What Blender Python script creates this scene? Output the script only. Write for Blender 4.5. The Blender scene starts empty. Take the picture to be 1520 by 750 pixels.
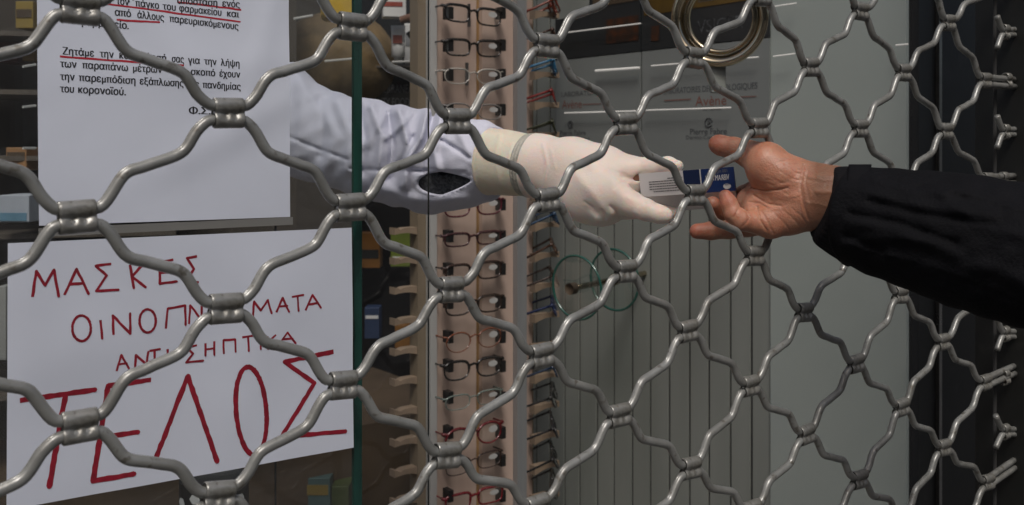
import bpy, bmesh, math, random
import numpy as np
from mathutils import Vector, Matrix
random.seed(7); np.random.seed(7)
SC = bpy.context.scene
COL = SC.collection
EYE = 1.40                    # camera height over the pavement
F = 1500.0                    # focal length in photo pixels
CX, HY = 760.0, 220.0         # principal column, horizon row

# ------------------------------------------------------------------ camera
cam_data = bpy.data.cameras.new('camera')
cam = bpy.data.objects.new('camera', cam_data); COL.objects.link(cam)
cam.location = (0, 0, EYE); cam.rotation_euler = (math.pi/2, 0, 0)
cam_data.sensor_width = 36.0; cam_data.lens = 36.0*F/1520
cam_data.shift_y = -(375-HY)/1520.0
cam_data.clip_start = 0.02; cam_data.clip_end = 400
cam_data.dof.use_dof = True; cam_data.dof.focus_distance = 0.92; cam_data.dof.aperture_fstop = 13
SC.camera = cam
# ------------------------------------------------------------------ world, sun, exposure
world = bpy.data.worlds.new('World'); SC.world = world; world.use_nodes = True
wn = world.node_tree.nodes; wl = world.node_tree.links
bg = wn['Background']; sky = wn.new('ShaderNodeTexSky'); sky.sky_type = 'NISHITA'; sky.sun_disc = False
SUN_EL, SUN_AZ = math.radians(54), math.radians(180)     # azimuth clockwise from +Y: straight behind the camera
sky.sun_elevation = SUN_EL; sky.sun_rotation = SUN_AZ
sky.air_density = 1.0; sky.dust_density = 6.0; sky.ozone_density = 1.0
wl.new(sky.outputs[0], bg.inputs[0]); bg.inputs[1].default_value = 0.085
sun_d = bpy.data.lights.new('sun', 'SUN'); sun = bpy.data.objects.new('sun', sun_d); COL.objects.link(sun)
sun_d.energy = 1.5; sun_d.angle = math.radians(15); sun_d.color = (1.0, 0.97, 0.93)
sd = Vector((math.sin(SUN_AZ)*math.cos(SUN_EL), math.cos(SUN_AZ)*math.cos(SUN_EL), math.sin(SUN_EL)))
sun.rotation_euler = sd.to_track_quat('Z', 'Y').to_euler()
SC.view_settings.view_transform = 'Standard'; SC.view_settings.look = 'None'
SC.view_settings.exposure = 0.03; SC.view_settings.gamma = 1.0

# ------------------------------------------------------------------ helpers
def W(px, py, d):
    return np.array([(px-CX)/F*d, d, EYE+(HY-py)/F*d])
class Plane:                                    # vertical plane; t runs along it, n points to the street
    def __init__(s, z0, slope, off=0.0):
        s.z0, s.k = z0, slope
        L = math.hypot(1, slope); s.t = np.array([1/L, slope/L, 0]); s.n = np.array([slope/L, -1/L, 0])
        s.o = np.array([0, z0, 0.0]) + s.n*off
        s.z0 = z0 + off*s.n[1] - s.k*off*s.n[0]
        s.ang = math.atan2(s.t[1], s.t[0])
    def at(s, px, py, off=0.0):
        u = (px-CX)/F; d = (s.z0 + (-off)*math.hypot(1, s.k))/(1-s.k*u) if off else s.z0/(1-s.k*u)
        return W(px, py, d)
    def tz(s, px, py):                          # plane coordinates (t, z)
        p = s.at(px, py); return float(np.dot(p-s.o, s.t)), float(p[2])
    def P(s, t, z, off=0.0):
        return s.o + s.t*t + s.n*off + np.array([0, 0, z])
G = Plane(0.785, 0.763)                         # the grille
PN = Plane(1.074, 0.75)                         # the glass front
SIDE = Plane(2.278, -1.333)                     # side wall of the display window (n points to the left/front)
FACE = Plane(1.8025, 0.75)                      # front of the spectacle display

def mesh_obj(name, verts, faces, mat=None, parent=None, smooth=False, kind=None):
    me = bpy.data.meshes.new(name); me.from_pydata([tuple(map(float, v)) for v in verts], [], [tuple(int(i) for i in f) for f in faces]); me.update()
    if smooth: me.polygons.foreach_set('use_smooth', [True]*len(me.polygons))
    if mat: me.materials.append(mat)
    o = bpy.data.objects.new(name, me); COL.objects.link(o)
    if parent: o.parent = parent
    if kind: o['kind'] = kind
    return o
def empty(name, loc=(0, 0, 0), rz=0.0):
    o = bpy.data.objects.new(name, None); COL.objects.link(o); o.location = [float(v) for v in loc]; o.rotation_euler = (0, 0, rz)
    o.empty_display_size = 0.05; return o
def tag(o, label, cat, group=None):
    o['label'] = label; o['category'] = cat
    if group: o['group'] = group
    return o
class MB:
    def __init__(s): s.v = []; s.f = []
    def add(s, v, f):
        b = len(s.v); s.v += [tuple(x) for x in v]; s.f += [tuple(i+b for i in q) for q in f]; return s
    def box(s, c, h, M=None, bev=0.0):
        bm = bmesh.new(); bmesh.ops.create_cube(bm, size=2)
        for v in bm.verts: v.co = Vector((v.co.x*h[0], v.co.y*h[1], v.co.z*h[2]))
        if bev: bmesh.ops.bevel(bm, geom=bm.edges[:], offset=bev, segments=2, affect='EDGES', profile=0.5)
        bm.verts.ensure_lookup_table(); bm.verts.index_update()
        vs = []
        for v in bm.verts:
            p = v.co.copy()
            if M is not None: p = M @ p
            vs.append((p.x+c[0], p.y+c[1], p.z+c[2]))
        fs = [[v.index for v in f.verts] for f in bm.faces]; bm.free()
        return s.add(vs, fs)
    def tube(s, pts, r, n=10, closed=False, cap=True, flat=None):
        pts = [Vector(p) for p in pts]; N = len(pts)
        rs = r if hasattr(r, '__len__') else [r]*N
        ring = []; T0 = None; up = None
        for i, p in enumerate(pts):
            a = pts[i-1] if (i > 0 or closed) else pts[i]; b = pts[(i+1) % N] if (i < N-1 or closed) else pts[i]
            T = (b-a).normalized()
            if up is None:
                up = Vector((0, 0, 1)) if abs(T.z) < 0.9 else Vector((0, 1, 0))
            X = T.cross(up).normalized(); up = X.cross(T).normalized()
            ring.append([tuple(p + X*(math.cos(2*math.pi*k/n)*rs[i]*(flat or 1)) + up*(math.sin(2*math.pi*k/n)*rs[i])) for k in range(n)])
        v = [q for rr in ring for q in rr]; f = []
        for i in range(N if closed else N-1):
            j = (i+1) % N
            for k in range(n):
                k2 = (k+1) % n; f.append((i*n+k, j*n+k, j*n+k2, i*n+k2))
        if cap and not closed:
            f.append(tuple(range(n-1, -1, -1))[::-1][::-1]); f.append(tuple((N-1)*n+k for k in range(n))[::-1])
        return s.add(v, f)
    def build(s, name, mat, parent=None, smooth=False, kind=None):
        return mesh_obj(name, s.v, s.f, mat, parent, smooth, kind)
def smooth_by_angle(o, deg=40):
    me = o.data
    me.polygons.foreach_set('use_smooth', [True]*len(me.polygons))
    bm = bmesh.new(); bm.from_mesh(me)
    for e in bm.edges:
        if len(e.link_faces) == 2 and e.calc_face_angle(0) > math.radians(deg): e.smooth = False
    bm.to_mesh(me); bm.free()
def spline(P, n=6):
    P = [np.array(p, float) for p in P]; out = []
    for i in range(len(P)-1):
        a = P[max(i-1, 0)]; b = P[i]; c = P[i+1]; d = P[min(i+2, len(P)-1)]
        for k in range(n):
            t = k/n
            out.append(0.5*((2*b)+(-a+c)*t+(2*a-5*b+4*c-d)*t*t+(-a+3*b-3*c+d)*t**3))
    out.append(P[-1]); return out

# ------------------------------------------------------------------ materials
def mat(name, col, rough=0.6, metal=0.0, noise=None, bump=None, coat=0.0, spec=None, sss=0.0, emit=None, col2=None, stretch=None, sheen=0.0):
    m = bpy.data.materials.new(name); m.use_nodes = True; nt = m.node_tree; N = nt.nodes; L = nt.links
    b = N['Principled BSDF']; b.inputs['Base Color'].default_value = (*col, 1); b.inputs['Roughness'].default_value = rough
    b.inputs['Metallic'].default_value = metal; b.inputs['Coat Weight'].default_value = coat; b.inputs['Coat Roughness'].default_value = 0.15
    if spec is not None: b.inputs['Specular IOR Level'].default_value = spec
    if sss:
        b.inputs['Subsurface Weight'].default_value = 1.0; b.inputs['Subsurface Scale'].default_value = sss
        b.inputs['Subsurface Radius'].default_value = (1.0, 0.4, 0.25)
    if sheen: b.inputs['Sheen Weight'].default_value = sheen
    if emit: b.inputs['Emission Color'].default_value = (*emit[0], 1); b.inputs['Emission Strength'].default_value = emit[1]
    tc = N.new('ShaderNodeTexCoord'); vec = tc.outputs['Object']
    if stretch:
        mp = N.new('ShaderNodeMapping'); mp.inputs['Scale'].default_value = stretch; L.new(vec, mp.inputs['Vector']); vec = mp.outputs[0]
    if noise:
        sc, amt = noise
        nz = N.new('ShaderNodeTexNoise'); nz.inputs['Scale'].default_value = sc; nz.inputs['Detail'].default_value = 7; L.new(vec, nz.inputs['Vector'])
        rp = N.new('ShaderNodeMapRange'); rp.inputs[1].default_value = 0.35; rp.inputs[2].default_value = 0.65; L.new(nz.outputs['Fac'], rp.inputs[0])
        mx = N.new('ShaderNodeMix'); mx.data_type = 'RGBA'; c2 = col2 or tuple(c*(1-amt) for c in col)
        mx.inputs[6].default_value = (*col, 1); mx.inputs[7].default_value = (*c2, 1)
        L.new(rp.outputs[0], mx.inputs[0]); L.new(mx.outputs[2], b.inputs['Base Color'])
        mr = N.new('ShaderNodeMapRange'); mr.inputs[3].default_value = max(rough-0.1, 0.05); mr.inputs[4].default_value = min(rough+0.12, 1)
        L.new(nz.outputs['Fac'], mr.inputs[0]); L.new(mr.outputs[0], b.inputs['Roughness'])
    if bump:
        sc, st = bump
        nb = N.new('ShaderNodeTexNoise'); nb.inputs['Scale'].default_value = sc; nb.inputs['Detail'].default_value = 5; L.new(vec, nb.inputs['Vector'])
        bp = N.new('ShaderNodeBump'); bp.inputs['Strength'].default_value = st; bp.inputs['Distance'].default_value = 0.002
        L.new(nb.outputs['Fac'], bp.inputs['Height']); L.new(bp.outputs[0], b.inputs['Normal'])
    return m
def glassmat(name, tint, refl=1.0, rough=0.02, alpha_tint=0.0, dirt=0.0):
    m = bpy.data.materials.new(name); m.use_nodes = True; nt = m.node_tree; N = nt.nodes; L = nt.links
    for n in list(N): N.remove(n)
    out = N.new('ShaderNodeOutputMaterial'); tr = N.new('ShaderNodeBsdfTransparent'); tr.inputs[0].default_value = (*tint, 1)
    gl = N.new('ShaderNodeBsdfGlossy'); gl.inputs['Roughness'].default_value = rough
    fr = N.new('ShaderNodeFresnel'); fr.inputs[0].default_value = 1.45
    mu = N.new('ShaderNodeMath'); mu.operation = 'MULTIPLY'; mu.inputs[1].default_value = refl; L.new(fr.outputs[0], mu.inputs[0])
    mx = N.new('ShaderNodeMixShader'); L.new(mu.outputs[0], mx.inputs[0]); L.new(tr.outputs[0], mx.inputs[1]); L.new(gl.outputs[0], mx.inputs[2])
    last = mx
    if alpha_tint:
        df = N.new('ShaderNodeBsdfDiffuse'); df.inputs[0].default_value = (0.26, 0.26, 0.265, 1)
        tc = N.new('ShaderNodeTexCoord'); nz = N.new('ShaderNodeTexNoise'); nz.inputs['Scale'].default_value = 14; nz.inputs['Detail'].default_value = 8
        L.new(tc.outputs['Object'], nz.inputs['Vector'])
        mr = N.new('ShaderNodeMapRange'); mr.inputs[1].default_value = 0.3; mr.inputs[2].default_value = 0.75; mr.inputs[3].default_value = alpha_tint*0.5; mr.inputs[4].default_value = alpha_tint*1.6
        L.new(nz.outputs['Fac'], mr.inputs[0])
        m2 = N.new('ShaderNodeMixShader'); L.new(mr.outputs[0], m2.inputs[0]); L.new(mx.outputs[0], m2.inputs[1]); L.new(df.outputs[0], m2.inputs[2]); last = m2
    L.new(last.outputs[0], out.inputs[0]); return m
M = {}
M['grille'] = mat('grille_paint', (0.235, 0.241, 0.232), 0.33, 0.2, noise=(38, 0.0), col2=(0.155, 0.157, 0.147), bump=(260, 0.12), coat=0.35)
M['clamp'] = mat('clamp_paint', (0.24, 0.242, 0.23), 0.30, 0.25, noise=(90, 0.0), col2=(0.125, 0.122, 0.105), bump=(300, 0.25), coat=0.4)
M['dark_gap'] = mat('dark_rubber', (0.01, 0.01, 0.01), 0.7)
M['paper'] = mat('paper', (0.66, 0.705, 0.81), 0.75, noise=(9, 0.05), bump=(7, 1.0), spec=0.2)
M['paper2'] = mat('handwritten_paper', (0.67, 0.715, 0.82), 0.75, noise=(7, 0.05), bump=(5, 0.6), spec=0.2)
M['ink'] = mat('ink', (0.018, 0.018, 0.022), 0.6)
M['redpen'] = mat('red_marker', (0.32, 0.012, 0.03), 0.5, noise=(160, 0.35))
M['redline'] = mat('red_underline', (0.42, 0.02, 0.035), 0.5)
M['glass'] = glassmat('window_glass', (0.94, 0.96, 0.955), 0.8, 0.01, alpha_tint=0.055)
M['glass_clear'] = glassmat('clear_glass', (0.965, 0.97, 0.97), 0.8, 0.01, alpha_tint=0.012)
M['glass_edge'] = mat('glass_edge', (0.004, 0.022, 0.018), 0.12, noise=(60, 0.0), col2=(0.010, 0.060, 0.046), coat=0.6, stretch=(1, 1, 0.15))
M['sticker'] = mat('sticker', (0.40, 0.40, 0.39), 0.3, coat=0.5)
M['lens'] = glassmat('lens', (0.93, 0.93, 0.92), 1.0, 0.02, alpha_tint=0.03)
M['wood_pink'] = mat('pale_wood', (0.49, 0.375, 0.315), 0.45, noise=(22, 0.0), col2=(0.42, 0.315, 0.262), stretch=(1, 1, 0.06), bump=(60, 0.05))
M['wood_strip'] = mat('gold_wood', (0.33, 0.20, 0.085), 0.4, noise=(30, 0.4), stretch=(1, 1, 0.1))
M['peg'] = mat('peg_wood', (0.30, 0.225, 0.16), 0.5, noise=(30, 0.2))
M['alu'] = mat('brushed_aluminium', (0.36, 0.37, 0.38), 0.42, 0.55, noise=(50, 0.12), stretch=(1, 1, 0.03))
M['cream'] = mat('cream_board', (0.22, 0.175, 0.12), 0.5, noise=(20, 0.2), stretch=(1, 1, 0.1))
M['slat'] = mat('grey_green_slat', (0.225, 0.238, 0.22), 0.42, noise=(12, 0.0), col2=(0.195, 0.208, 0.19), stretch=(1, 1, 0.15), bump=(90, 0.03))
M['panel'] = mat('grey_panel', (0.315, 0.35, 0.33), 0.4, noise=(3, 0.0), col2=(0.29, 0.325, 0.305), bump=(40, 0.03))
M['groove'] = mat('groove', (0.012, 0.012, 0.012), 0.9)
M['jamb'] = mat('dark_bronze', (0.007, 0.0075, 0.0065), 0.5, 0.0, noise=(8, 0.3), bump=(120, 0.05))
M['trim'] = mat('steel_trim', (0.30, 0.30, 0.29), 0.3, 0.9, noise=(40, 0.2))
M['poster'] = mat('grey_poster', (0.185, 0.20, 0.195), 0.3, noise=(4, 0.08))
M['poster_dark'] = mat('dark_poster', (0.022, 0.025, 0.027), 0.3, noise=(6, 0.3))
M['poster_gold'] = mat('brown_print', (0.10, 0.06, 0.012), 0.3, noise=(18, 0.0), col2=(0.05, 0.032, 0.01))
M['poster_red'] = mat('orange_print', (0.06, 0.022, 0.010), 0.35, noise=(60, 0.0), col2=(0.02, 0.015, 0.012))
M['print_dark'] = mat('dark_print', (0.075, 0.08, 0.083), 0.5)
M['print_red'] = mat('rust_print', (0.17, 0.075, 0.06), 0.5)
M['print_pale'] = mat('pale_print', (0.16, 0.17, 0.18), 0.5)
M['chrome'] = mat('chrome', (0.66, 0.56, 0.40), 0.14, 1.0, noise=(20, 0.15))
M['tube'] = mat('lit_tube', (0.55, 0.55, 0.53), 0.4, emit=((1.0, 0.98, 0.92), 0.08))  # faint glow put in place of reflections on the glass, no lamp
M['black'] = mat('black_plastic', (0.012, 0.011, 0.011), 0.3)
M['brown'] = mat('shop_brown', (0.075, 0.05, 0.028), 0.7, noise=(6, 0.4))
M['shopwall'] = mat('shop_wall', (0.05, 0.042, 0.033), 0.8, noise=(3, 0.4))
M['shelf'] = mat('shelf_board', (0.10, 0.085, 0.07), 0.5, noise=(9, 0.3))
M['white'] = mat('white_plastic', (0.62, 0.63, 0.62), 0.4)
M['glove'] = mat('latex_glove', (0.82, 0.73, 0.66), 0.42, noise=(9, 0.0), col2=(0.79, 0.67, 0.59), sss=0.003, bump=(300, 0.18), spec=0.35)
M['inner_glove'] = mat('cream_latex', (0.74, 0.69, 0.57), 0.45, noise=(30, 0.0), col2=(0.68, 0.62, 0.49), sss=0.004, bump=(200, 0.2))
M['glove_rim'] = mat('rolled_latex', (0.46, 0.44, 0.38), 0.45, noise=(160, 0.25), bump=(260, 0.5))
M['coat'] = mat('lab_coat', (0.61, 0.62, 0.72), 0.85, noise=(12, 0.05), bump=(700, 0.35), sheen=0.1, spec=0.2)
M['sweater'] = mat('dark_knit', (0.035, 0.037, 0.04), 0.95, noise=(300, 0.0), col2=(0.11, 0.115, 0.12), bump=(500, 1.0), spec=0.1)
M['jacket'] = mat('black_jacket', (0.0028, 0.0030, 0.0046), 0.8, noise=(18, 0.3), bump=(330, 0.5), spec=0.15)
M['jacket_rib'] = mat('black_cuff', (0.004, 0.004, 0.006), 0.8, noise=(40, 0.3), bump=(500, 0.6), spec=0.2)
M['skin'] = mat('skin', (0.42, 0.215, 0.14), 0.40, noise=(60, 0.0), col2=(0.34, 0.16, 0.10), sss=0.0022, bump=(520, 0.28), spec=0.42)
M['nail'] = mat('nail', (0.5, 0.28, 0.22), 0.25)
M['box_white'] = mat('carton_white', (0.70, 0.68, 0.68), 0.5, noise=(20, 0.04))
M['box_blue'] = mat('carton_blue', (0.010, 0.032, 0.125), 0.35)
M['box_blue2'] = mat('carton_navy', (0.010, 0.022, 0.075), 0.35)
M['pave'] = mat('paving', (0.09, 0.088, 0.085), 0.9, noise=(3, 0.2), bump=(40, 0.3))
M['shopfloor'] = mat('shop_floor', (0.16, 0.14, 0.12), 0.4, noise=(3, 0.2))
M['plaster'] = mat('street_plaster', (0.17, 0.165, 0.155), 0.9, noise=(1.5, 0.2))
def skin_zone():                                # palm pinker, wrist and back browner: real pigment by vertex attribute
    m = M['skin']; N = m.node_tree.nodes; L = m.node_tree.links
    b = N['Principled BSDF']; src = b.inputs['Base Color'].links[0].from_socket
    at = N.new('ShaderNodeAttribute'); at.attribute_name = 'pigment'
    mx = N.new('ShaderNodeMix'); mx.data_type = 'RGBA'; mx.blend_type = 'MULTIPLY'; mx.inputs[0].default_value = 1
    L.new(src, mx.inputs[6]); L.new(at.outputs['Color'], mx.inputs[7]); L.new(mx.outputs[2], b.inputs['Base Color'])
skin_zone()
def weather(key, scale, dirt):                  # grime spots and small paint chips
    m = M[key]; N = m.node_tree.nodes; L = m.node_tree.links; b = N['Principled BSDF']; src = b.inputs['Base Color'].links[0].from_socket
    tc = N.new('ShaderNodeTexCoord'); nz = N.new('ShaderNodeTexNoise'); nz.inputs['Scale'].default_value = scale; nz.inputs['Detail'].default_value = 9; L.new(tc.outputs['Object'], nz.inputs['Vector'])
    mr = N.new('ShaderNodeMapRange'); mr.inputs[1].default_value = 0.60; mr.inputs[2].default_value = 0.68; L.new(nz.outputs['Fac'], mr.inputs[0])
    mx = N.new('ShaderNodeMix'); mx.data_type = 'RGBA'; mx.inputs[7].default_value = (*dirt, 1); L.new(mr.outputs[0], mx.inputs[0]); L.new(src, mx.inputs[6]); L.new(mx.outputs[2], b.inputs['Base Color'])
weather('grille', 130, (0.105, 0.098, 0.082)); weather('clamp', 210, (0.08, 0.073, 0.058)); weather('jamb', 30, (0.012, 0.012, 0.011)); weather('panel', 5, (0.30, 0.335, 0.32))

# ------------------------------------------------------------------ setting
def planar_box(pl, t0, t1, z0, z1, off_front, off_back):
    vs = []
    for off in (off_front, off_back):
        for (t, z) in ((t0, z0), (t1, z0), (t1, z1), (t0, z1)): vs.append(pl.P(t, z, off))
    return vs, [(0, 1, 2, 3)[::-1], (4, 5, 6, 7), (0, 4, 5, 1)[::-1], (1, 5, 6, 2)[::-1], (2, 6, 7, 3)[::-1], (3, 7, 4, 0)[::-1]]
def pbox(name, pl, t0, t1, z0, z1, of, ob, m, parent=None, kind=None):
    v, f = planar_box(pl, t0, t1, z0, z1, of, ob); return mesh_obj(name, v, f, m, parent, kind=kind)
def txz(pl, px): return pl.tz(px, HY)[0]
ZB, ZT = 0.0, 2.3
s = 60
o = mesh_obj('ground', [(-s, -s, 0), (s, -s, 0), (s, s, 0), (-s, s, 0)], [(0, 1, 2, 3)], M['pave'], kind='structure')
fl = [PN.P(-2.2, 0.004, 0), PN.P(1.2, 0.004, 0), PN.P(1.2, 0.004, -3.2), PN.P(-2.2, 0.004, -3.2)]
mesh_obj('shop_floor', fl, [(0, 1, 2, 3)], M['shopfloor'], kind='structure')
pbox('shop_back_wall', PN, -2.4, 3.2, 0, 2.6, -2.3, -2.4, M['shopwall'], kind='structure')
# facade to the right of the window: dark jambs, steel trim
TJ = txz(PN, 1345); TK = txz(PN, 1389); TL = txz(PN, 1393)
door = empty('dark_metal_jamb', PN.P(TJ, 0)); door.location = (0, 0, 0)
pbox('jamb_panel', PN, TJ, TK, 0, 2.5, 0.0, -0.06, M['jamb'], door)
pbox('steel_trim', PN, TK, TL, 0, 2.5, 0.006, -0.05, M['trim'], door)
pbox('jamb_panel', PN, TL, TL+0.42, 0, 2.5, -0.02, -0.08, M['jamb'], door)
tag(door, 'dark bronze metal door jamb with bright steel trim, right of the grey display wall', 'door jamb')

# side wall of the display window: boards below, smooth panel at the front
sw = empty('display_side_wall'); tag(sw, 'grey green side wall of the display window, narrow boards at the back and smooth panel in front', 'wall')
t_edge = txz(SIDE, 1146)
pbox('wall_core', SIDE, txz(SIDE, 1400), txz(SIDE, 735), 0, 2.4, -0.012, -0.03, M['groove'], sw) if False else None
ta = txz(SIDE, 1146); tb = txz(SIDE, 1352)
pbox('smooth_panel', SIDE, ta, txz(SIDE, 1347), 0, 2.4, 0.004, -0.012, M['panel'], sw)
pbox('wall_core', SIDE, txz(SIDE, 735), txz(SIDE, 1347), 0, 2.4, -0.0036, -0.03, M['groove'], sw)
edges = [765, 779, 796, 816, 838, 860, 886, 911, 938, 965, 993, 1023, 1052, 1084, 1115, 1146]
for a, b in zip(edges[:-1], edges[1:]):
    t0, t1 = txz(SIDE, a), txz(SIDE, b)
    g = 0.0029
    v, f = planar_box(SIDE, t0+g, t1-g, 0, 2.4, random.uniform(-0.0008, 0.0004), -0.0034)
    mesh_obj('wall_board', v, f, M['slat'], sw)

# ------------------------------------------------------------------ text helper
def text_mesh(body, bold=0.0, rows=38):
    """outline of the built-in font, filled row by row with the non-zero rule (its own fill fails on Greek letters)"""
    c = bpy.data.curves.new('txt', 'FONT'); c.body = body; c.resolution_u = 4; c.fill_mode = 'NONE'
    o = bpy.data.objects.new('txt', c); COL.objects.link(o); bpy.context.view_layer.update()
    me = bpy.data.meshes.new_from_object(o.evaluated_get(bpy.context.evaluated_depsgraph_get()))
    co = [(p.co.x, p.co.y) for p in me.vertices]; adj = {}
    for e in me.edges: a, b = e.vertices; adj.setdefault(a, []).append(b); adj.setdefault(b, []).append(a)
    bpy.data.objects.remove(o); bpy.data.curves.remove(c); bpy.data.meshes.remove(me)
    seen = set(); segs = []
    for i in range(len(co)):
        if i in seen or i not in adj: continue
        loop = [i]; seen.add(i); cur = i
        while True:
            nx_ = [k for k in adj[cur] if k not in seen]
            if not nx_: break
            cur = min(nx_) if cur == i else nx_[0]; seen.add(cur); loop.append(cur)
        for p, q in zip(loop, loop[1:]+loop[:1]): segs.append((*co[p], *co[q]))
    y0, y1 = -0.25, 0.98; dy = (y1-y0)/rows; v = []; f = []
    for r in range(rows):
        ya = y0+r*dy; ym = ya+dy*0.5; cr = []
        for (ax_, ay_, bx, by) in segs:
            if (ay_ <= ym) != (by <= ym): cr.append((ax_+(ym-ay_)/(by-ay_)*(bx-ax_), 1 if by > ay_ else -1))
        cr.sort(); wnd = 0; iv = []
        for x, d in cr:
            if wnd == 0: st = x
            wnd += d
            if wnd == 0: iv.append([st-bold, x+bold])
        mg = []
        for q in iv:
            if mg and q[0] <= mg[-1][1]: mg[-1][1] = max(mg[-1][1], q[1])
            else: mg.append(q)
        for a, b in mg:
            k = len(v); v += [(a, ya), (b, ya), (b, ya+dy), (a, ya+dy)]; f.append((k, k+1, k+2, k+3))
    return v, f
def put_text(mb, body, fn, x0, x1, hgt, bold=0.0):
    """fn(u, v) -> 3-D point with u along the line from x0 to x1 (metres), v up from the baseline"""
    v, f = text_mesh(body, bold)
    if not v: return
    a = min(p[0] for p in v); b = max(p[0] for p in v)
    mb.add([fn(x0+(p[0]-a)/(b-a)*(x1-x0), p[1]*hgt) for p in v], f)

# ------------------------------------------------------------------ posters on the side wall
def poster(px0, px1, ytop_r, ybot_r, label, shade=1):
    t0, t1 = txz(SIDE, px0), txz(SIDE, px1)
    ze = SIDE.at(1146, ytop_r)[2]; zb = SIDE.at(1146, ybot_r)[2]
    o = pbox('poster', SIDE, t0, t1, zb, ze, 0.008, 0.005, M['poster']); tag(o, label, 'poster', None); return o, t0, t1
def side_text(parent, body, px0, px1, py, hpx, m, off=0.0085, name='printed_text', bold=0.0):
    """py, the baseline row at px0; text stays level on the wall"""
    t0, z = SIDE.tz(px0, py); t1, _ = SIDE.tz(px1, py)
    d = SIDE.at((px0+px1)/2, py)[1]; mb = MB()
    put_text(mb, body, lambda u, v: SIDE.P(u, z+v, off), t0, t1, hpx/F*d/0.70, bold)
    return mb.build(name, m, parent, kind='stuff')
p1, _, _ = poster(957.5, 1146.5, 57, 283, 'larger grey dermatology poster, right one of the pair on the boarded side wall')
p2, _, _ = poster(829, 955, 57, 283, 'narrower grey dermatology poster, left one of the pair beside the spectacle rack')
side_text(p1, 'LABORATOIRES DERMATOLOGIQUES', 990, 1129, 140, 9, M['print_dark'], bold=0.012)
side_text(p1, 'Avène', 1037, 1083, 158, 15, M['print_red'])
side_text(p1, 'EAU THERMALE', 1048, 1076, 165, 4, M['print_dark'])
side_text(p1, 'Pierre Fabre', 1029, 1084, 200, 9, M['print_dark'], bold=0.02)
side_text(p1, 'Dermo-Cosmétique', 1023, 1090, 207, 6, M['print_dark'])
side_text(p2, 'LABORATOIRES', 838, 900, 144, 7, M['print_dark'])
side_text(p2, 'Avène', 839, 868, 162, 13, M['print_red'])
side_text(p2, 'Pierre Fabre', 836, 874, 201, 7, M['print_dark'], bold=0.01)
side_text(p2, 'Dermo-Cosmétique', 836, 880, 208, 5, M['print_dark'])
def side_quad(parent, name, px0, px1, py0, py1, m, off=0.009):
    (t0, z0), (t1, z1) = SIDE.tz(px0, py0), SIDE.tz(px1, py0); zb = SIDE.tz(px0, py1)[1]
    return mesh_obj(name, [SIDE.P(t0, zb, off), SIDE.P(t1, zb, off), SIDE.P(t1, z0, off), SIDE.P(t0, z0, off)], [(0, 1, 2, 3)], m, parent)
side_quad(p1, 'printed_rule', 991, 1031, 149, 150.4, M['print_red']); side_quad(p1, 'printed_rule', 1088, 1128, 144.6, 146, M['print_red'])
side_quad(p2, 'printed_rule', 870, 897, 155, 156.2, M['print_red'])
def emblem(parent, px, py, r):
    t, z = SIDE.tz(px, py); d = SIDE.at(px, py)[1]; R = r/F*d; mb = MB()
    pts = [SIDE.P(t+math.cos(a)*R*1.1, z+math.sin(a)*R, 0.009) for a in np.linspace(0.3, 5.6, 20)]
    mb.tube(pts, R*0.13, 5); mb.tube([SIDE.P(t-R*0.3, z-R*0.5, 0.009), SIDE.P(t+R*0.5, z, 0.009), SIDE.P(t-R*0.2, z+R*0.5, 0.009)], R*0.11, 5)
    mb.build('printed_emblem', M['print_dark'], parent)
emblem(p1, 1057, 182, 6.5); emblem(p2, 852, 185, 5)
# darker picture panels above them
def upper(px0, px1, label, parts):
    t0, t1 = txz(SIDE, px0), txz(SIDE, px1); zb = SIDE.at(1146, 55.5)[2]
    o = pbox('poster', SIDE, t0, t1, zb, zb+0.42, 0.0085, 0.005, M['poster_dark']); tag(o, label, 'poster')
    for (a, b, y0, y1, m) in parts: side_quad(o, 'printed_band', a, b, y0, y1, M[m], 0.0095)
    return o
u1 = upper(957.5, 1146.5, 'dark picture poster with brown top band and pale capital letters, above the larger grey poster',
      [(961, 1145, -40, 24, 'poster_gold'), (972, 984, 40, 62, 'poster_red'), (1041, 1100, 2, 5, 'print_pale')])
u2 = upper(829, 955, 'dark brown picture poster above the narrower grey poster', [(905, 953, 30, 66, 'poster_red'), (832, 880, -40, 30, 'slat'), (885, 953, -40, 12, 'brown')])
side_text(u1, 'VSIGER', 1040, 1108, 50, 19, M['print_pale'])

# ------------------------------------------------------------------ glowing rods standing in for reflections in the glass
def glass_streak(px0, py0, px1, py1, d0, d1, r, label):
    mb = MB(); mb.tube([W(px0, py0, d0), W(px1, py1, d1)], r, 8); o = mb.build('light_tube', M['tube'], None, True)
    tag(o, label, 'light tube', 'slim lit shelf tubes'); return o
def side_streak(px0, y0, px1, y1, r, label):
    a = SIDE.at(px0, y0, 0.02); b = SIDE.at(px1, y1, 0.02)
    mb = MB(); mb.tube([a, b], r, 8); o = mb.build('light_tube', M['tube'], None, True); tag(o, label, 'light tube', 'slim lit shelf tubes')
side_streak(838, 49, 951, 35, 0.0013, 'slim lit tube across the dark brown picture poster, uppermost on the left')
side_streak(884, 105.5, 949, 101, 0.0026, 'short thick lit tube across the top of the narrower grey poster')
side_streak(967, 98, 1126, 85, 0.0013, 'slim lit tube across the larger grey poster just under the chrome ring')
side_streak(838, 168, 949, 165, 0.0015, 'slim lit tube low on the narrower grey poster')
side_streak(958, 164, 1085, 160, 0.0013, 'slim lit tube under the red poster name on the larger grey poster')
side_streak(1148, 10, 1182, 5, 0.0012, 'short lit tube at the top of the smooth grey panel')
side_streak(1148, 84, 1180, 80, 0.0012, 'short lit tube on the smooth grey panel level with the chrome ring')
side_streak(1330, 67.5, 1348, 66, 0.0015, 'tiny lit tube at the right end of the smooth grey panel')
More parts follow.
